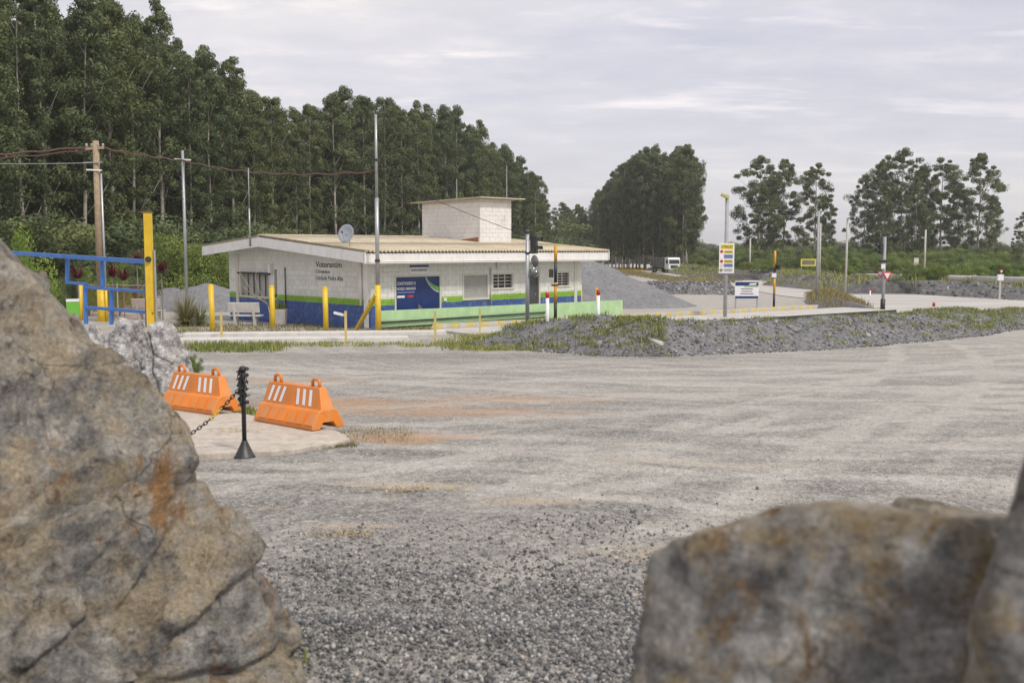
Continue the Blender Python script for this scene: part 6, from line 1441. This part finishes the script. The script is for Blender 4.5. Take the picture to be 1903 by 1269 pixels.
for px, Y1, yc, lab in ((148, 44, 518, 'dark red spiky plant framed by the upper gate panel'), (258, 47, 492, 'tall dark red spiky plant left of the yellow mast'), (232, 47, 522, 'low dark red spiky plant in the middle of the gate'), (303, 46, 508, 'dark red spiky plant right of the yellow mast'), (212, 46, 515, 'dark red spiky plant beside the utility pole')):
    p = foot(px, Y1); rosette('cordyline', lab, 'plant', p, 60, .75, 'leaf_red', .035, max(.1, zat(yc, Y1) - p.z), .5)
p = V(gnd(345, 606)); rosette('tall_grass_clump', 'tall arching grass clump left of the yellow bollards', 'plant', p, 620, 1.75, 'grass_dry', .010, 0, 1.0)
p = V(gnd(372, 605)); rosette('tall_grass_clump', 'smaller arching grass clump right of the tall one', 'plant', p, 300, 1.3, 'grass', .010, 0, 1.0)
# low weeds and grass strips round the bollards and along the approach
def px_field(n, x0, x1, f0, f1):
    return np.array([gnd(x, random.uniform(f0(x), f1(x))) for x in [random.uniform(x0, x1) for _ in range(n)]])
tufts(px_field(420, 300, 720, lambda x: 603, lambda x: 620), 8, .14, .16, 'weeds', 'patchy weeds round the bollards before the gable', 'grass_dry', .010)
tufts(px_field(150, 355, 520, lambda x: 642, lambda x: 655), 14, .20, .13, 'grass_strip', 'grass strip beside the pale concrete strips', 'grass', .010)
tufts(px_field(130, 500, 860, lambda x: 637, lambda x: 645), 10, .10, .12, 'grass_strip', 'thin grass line along the weighbridge approach', 'grass', .010)
tufts(px_field(260, 700, 960, lambda x: 610 - (x - 700) * .03, lambda x: 618 - (x - 700) * .03), 8, .16, .10, 'weeds', 'weeds along the foot of the low green wall', 'grass_dry', .010)
tufts(px_field(240, 440, 660, lambda x: 838 - max(0, x - 500) * .09, lambda x: 846 - max(0, x - 500) * .1), 7, .05, .04, 'pad_edge_grass', 'dry grass along the front edge of the concrete pad', 'grass_dry', .004)
tufts(px_field(160, 620, 760, lambda x: 796, lambda x: 822), 6, .05, .06, 'dry_weeds', 'dry weeds on the rusty soil right of the barriers', 'straw', .004)
tufts(px_field(60, 440, 470, lambda x: 762, lambda x: 778), 8, .09, .04, 'gap_weeds', 'weeds between the two orange barriers', 'grass', .005)
# straw litter in the yard, grass sprigs by the boulder
for px, py, n_, w_, lab in ((760, 908, 150, 50, 'dry straw litter on the gravel in the middle of the yard'), (645, 993, 130, 32, 'dry straw litter on the gravel nearer to the camera'), (430, 800, 50, 25, 'dry straw litter on the concrete pad')):
    pts = np.array([gnd(px + random.gauss(0, w_), py + random.gauss(0, 3), .075 if py == 800 else .01) for _ in range(n_)])
    tufts(pts, 2, .018, .03, 'straw_litter', lab, 'straw', .005, 5.0)
pts = np.array([gnd(555 + random.gauss(0, 7), 1262 + random.uniform(-8, 30)) for _ in range(16)]); tufts(pts, 3, .22, .03, 'grass_sprig', 'green grass sprig at the foot of the big boulder', 'grass', .006, .7)
# black hose on the low wall foot
h0 = V(gnd(852, 606)); mb = MB(); mb.tube([h0 + Vector((0, -.1, .02)), h0 + Vector((.15, -.1, .22)), h0 + Vector((.4, -.1, .26)), h0 + Vector((.6, -.1, .1)), h0 + Vector((.9, -.1, .05))], .05, 8); mb.top('hose', 'cable_black', 'short black hose looped by the low green wall', 'hose', smooth=True)

# ------------------------------------------------------------------ thin dusty air
HAZE = 0.00030
if HAZE:
    mb = MB(); mb.box((0, 1300, 13.0), (4400, 3500, 44.0)); m = bpy.data.materials.new('air'); m.use_nodes = True; t = m.node_tree; t.nodes.clear(); MATS['air'] = m
    out = N(t, 'ShaderNodeOutputMaterial'); pv = N(t, 'ShaderNodeVolumePrincipled'); pv.inputs['Density'].default_value = HAZE; pv.inputs['Color'].default_value = (.94, .93, .92, 1); t.links.new(pv.outputs[0], out.inputs['Volume'])
    ho = mb.top('haze', 'air', 'thin pale dusty air over the yard', 'haze'); ho['kind'] = 'stuff'
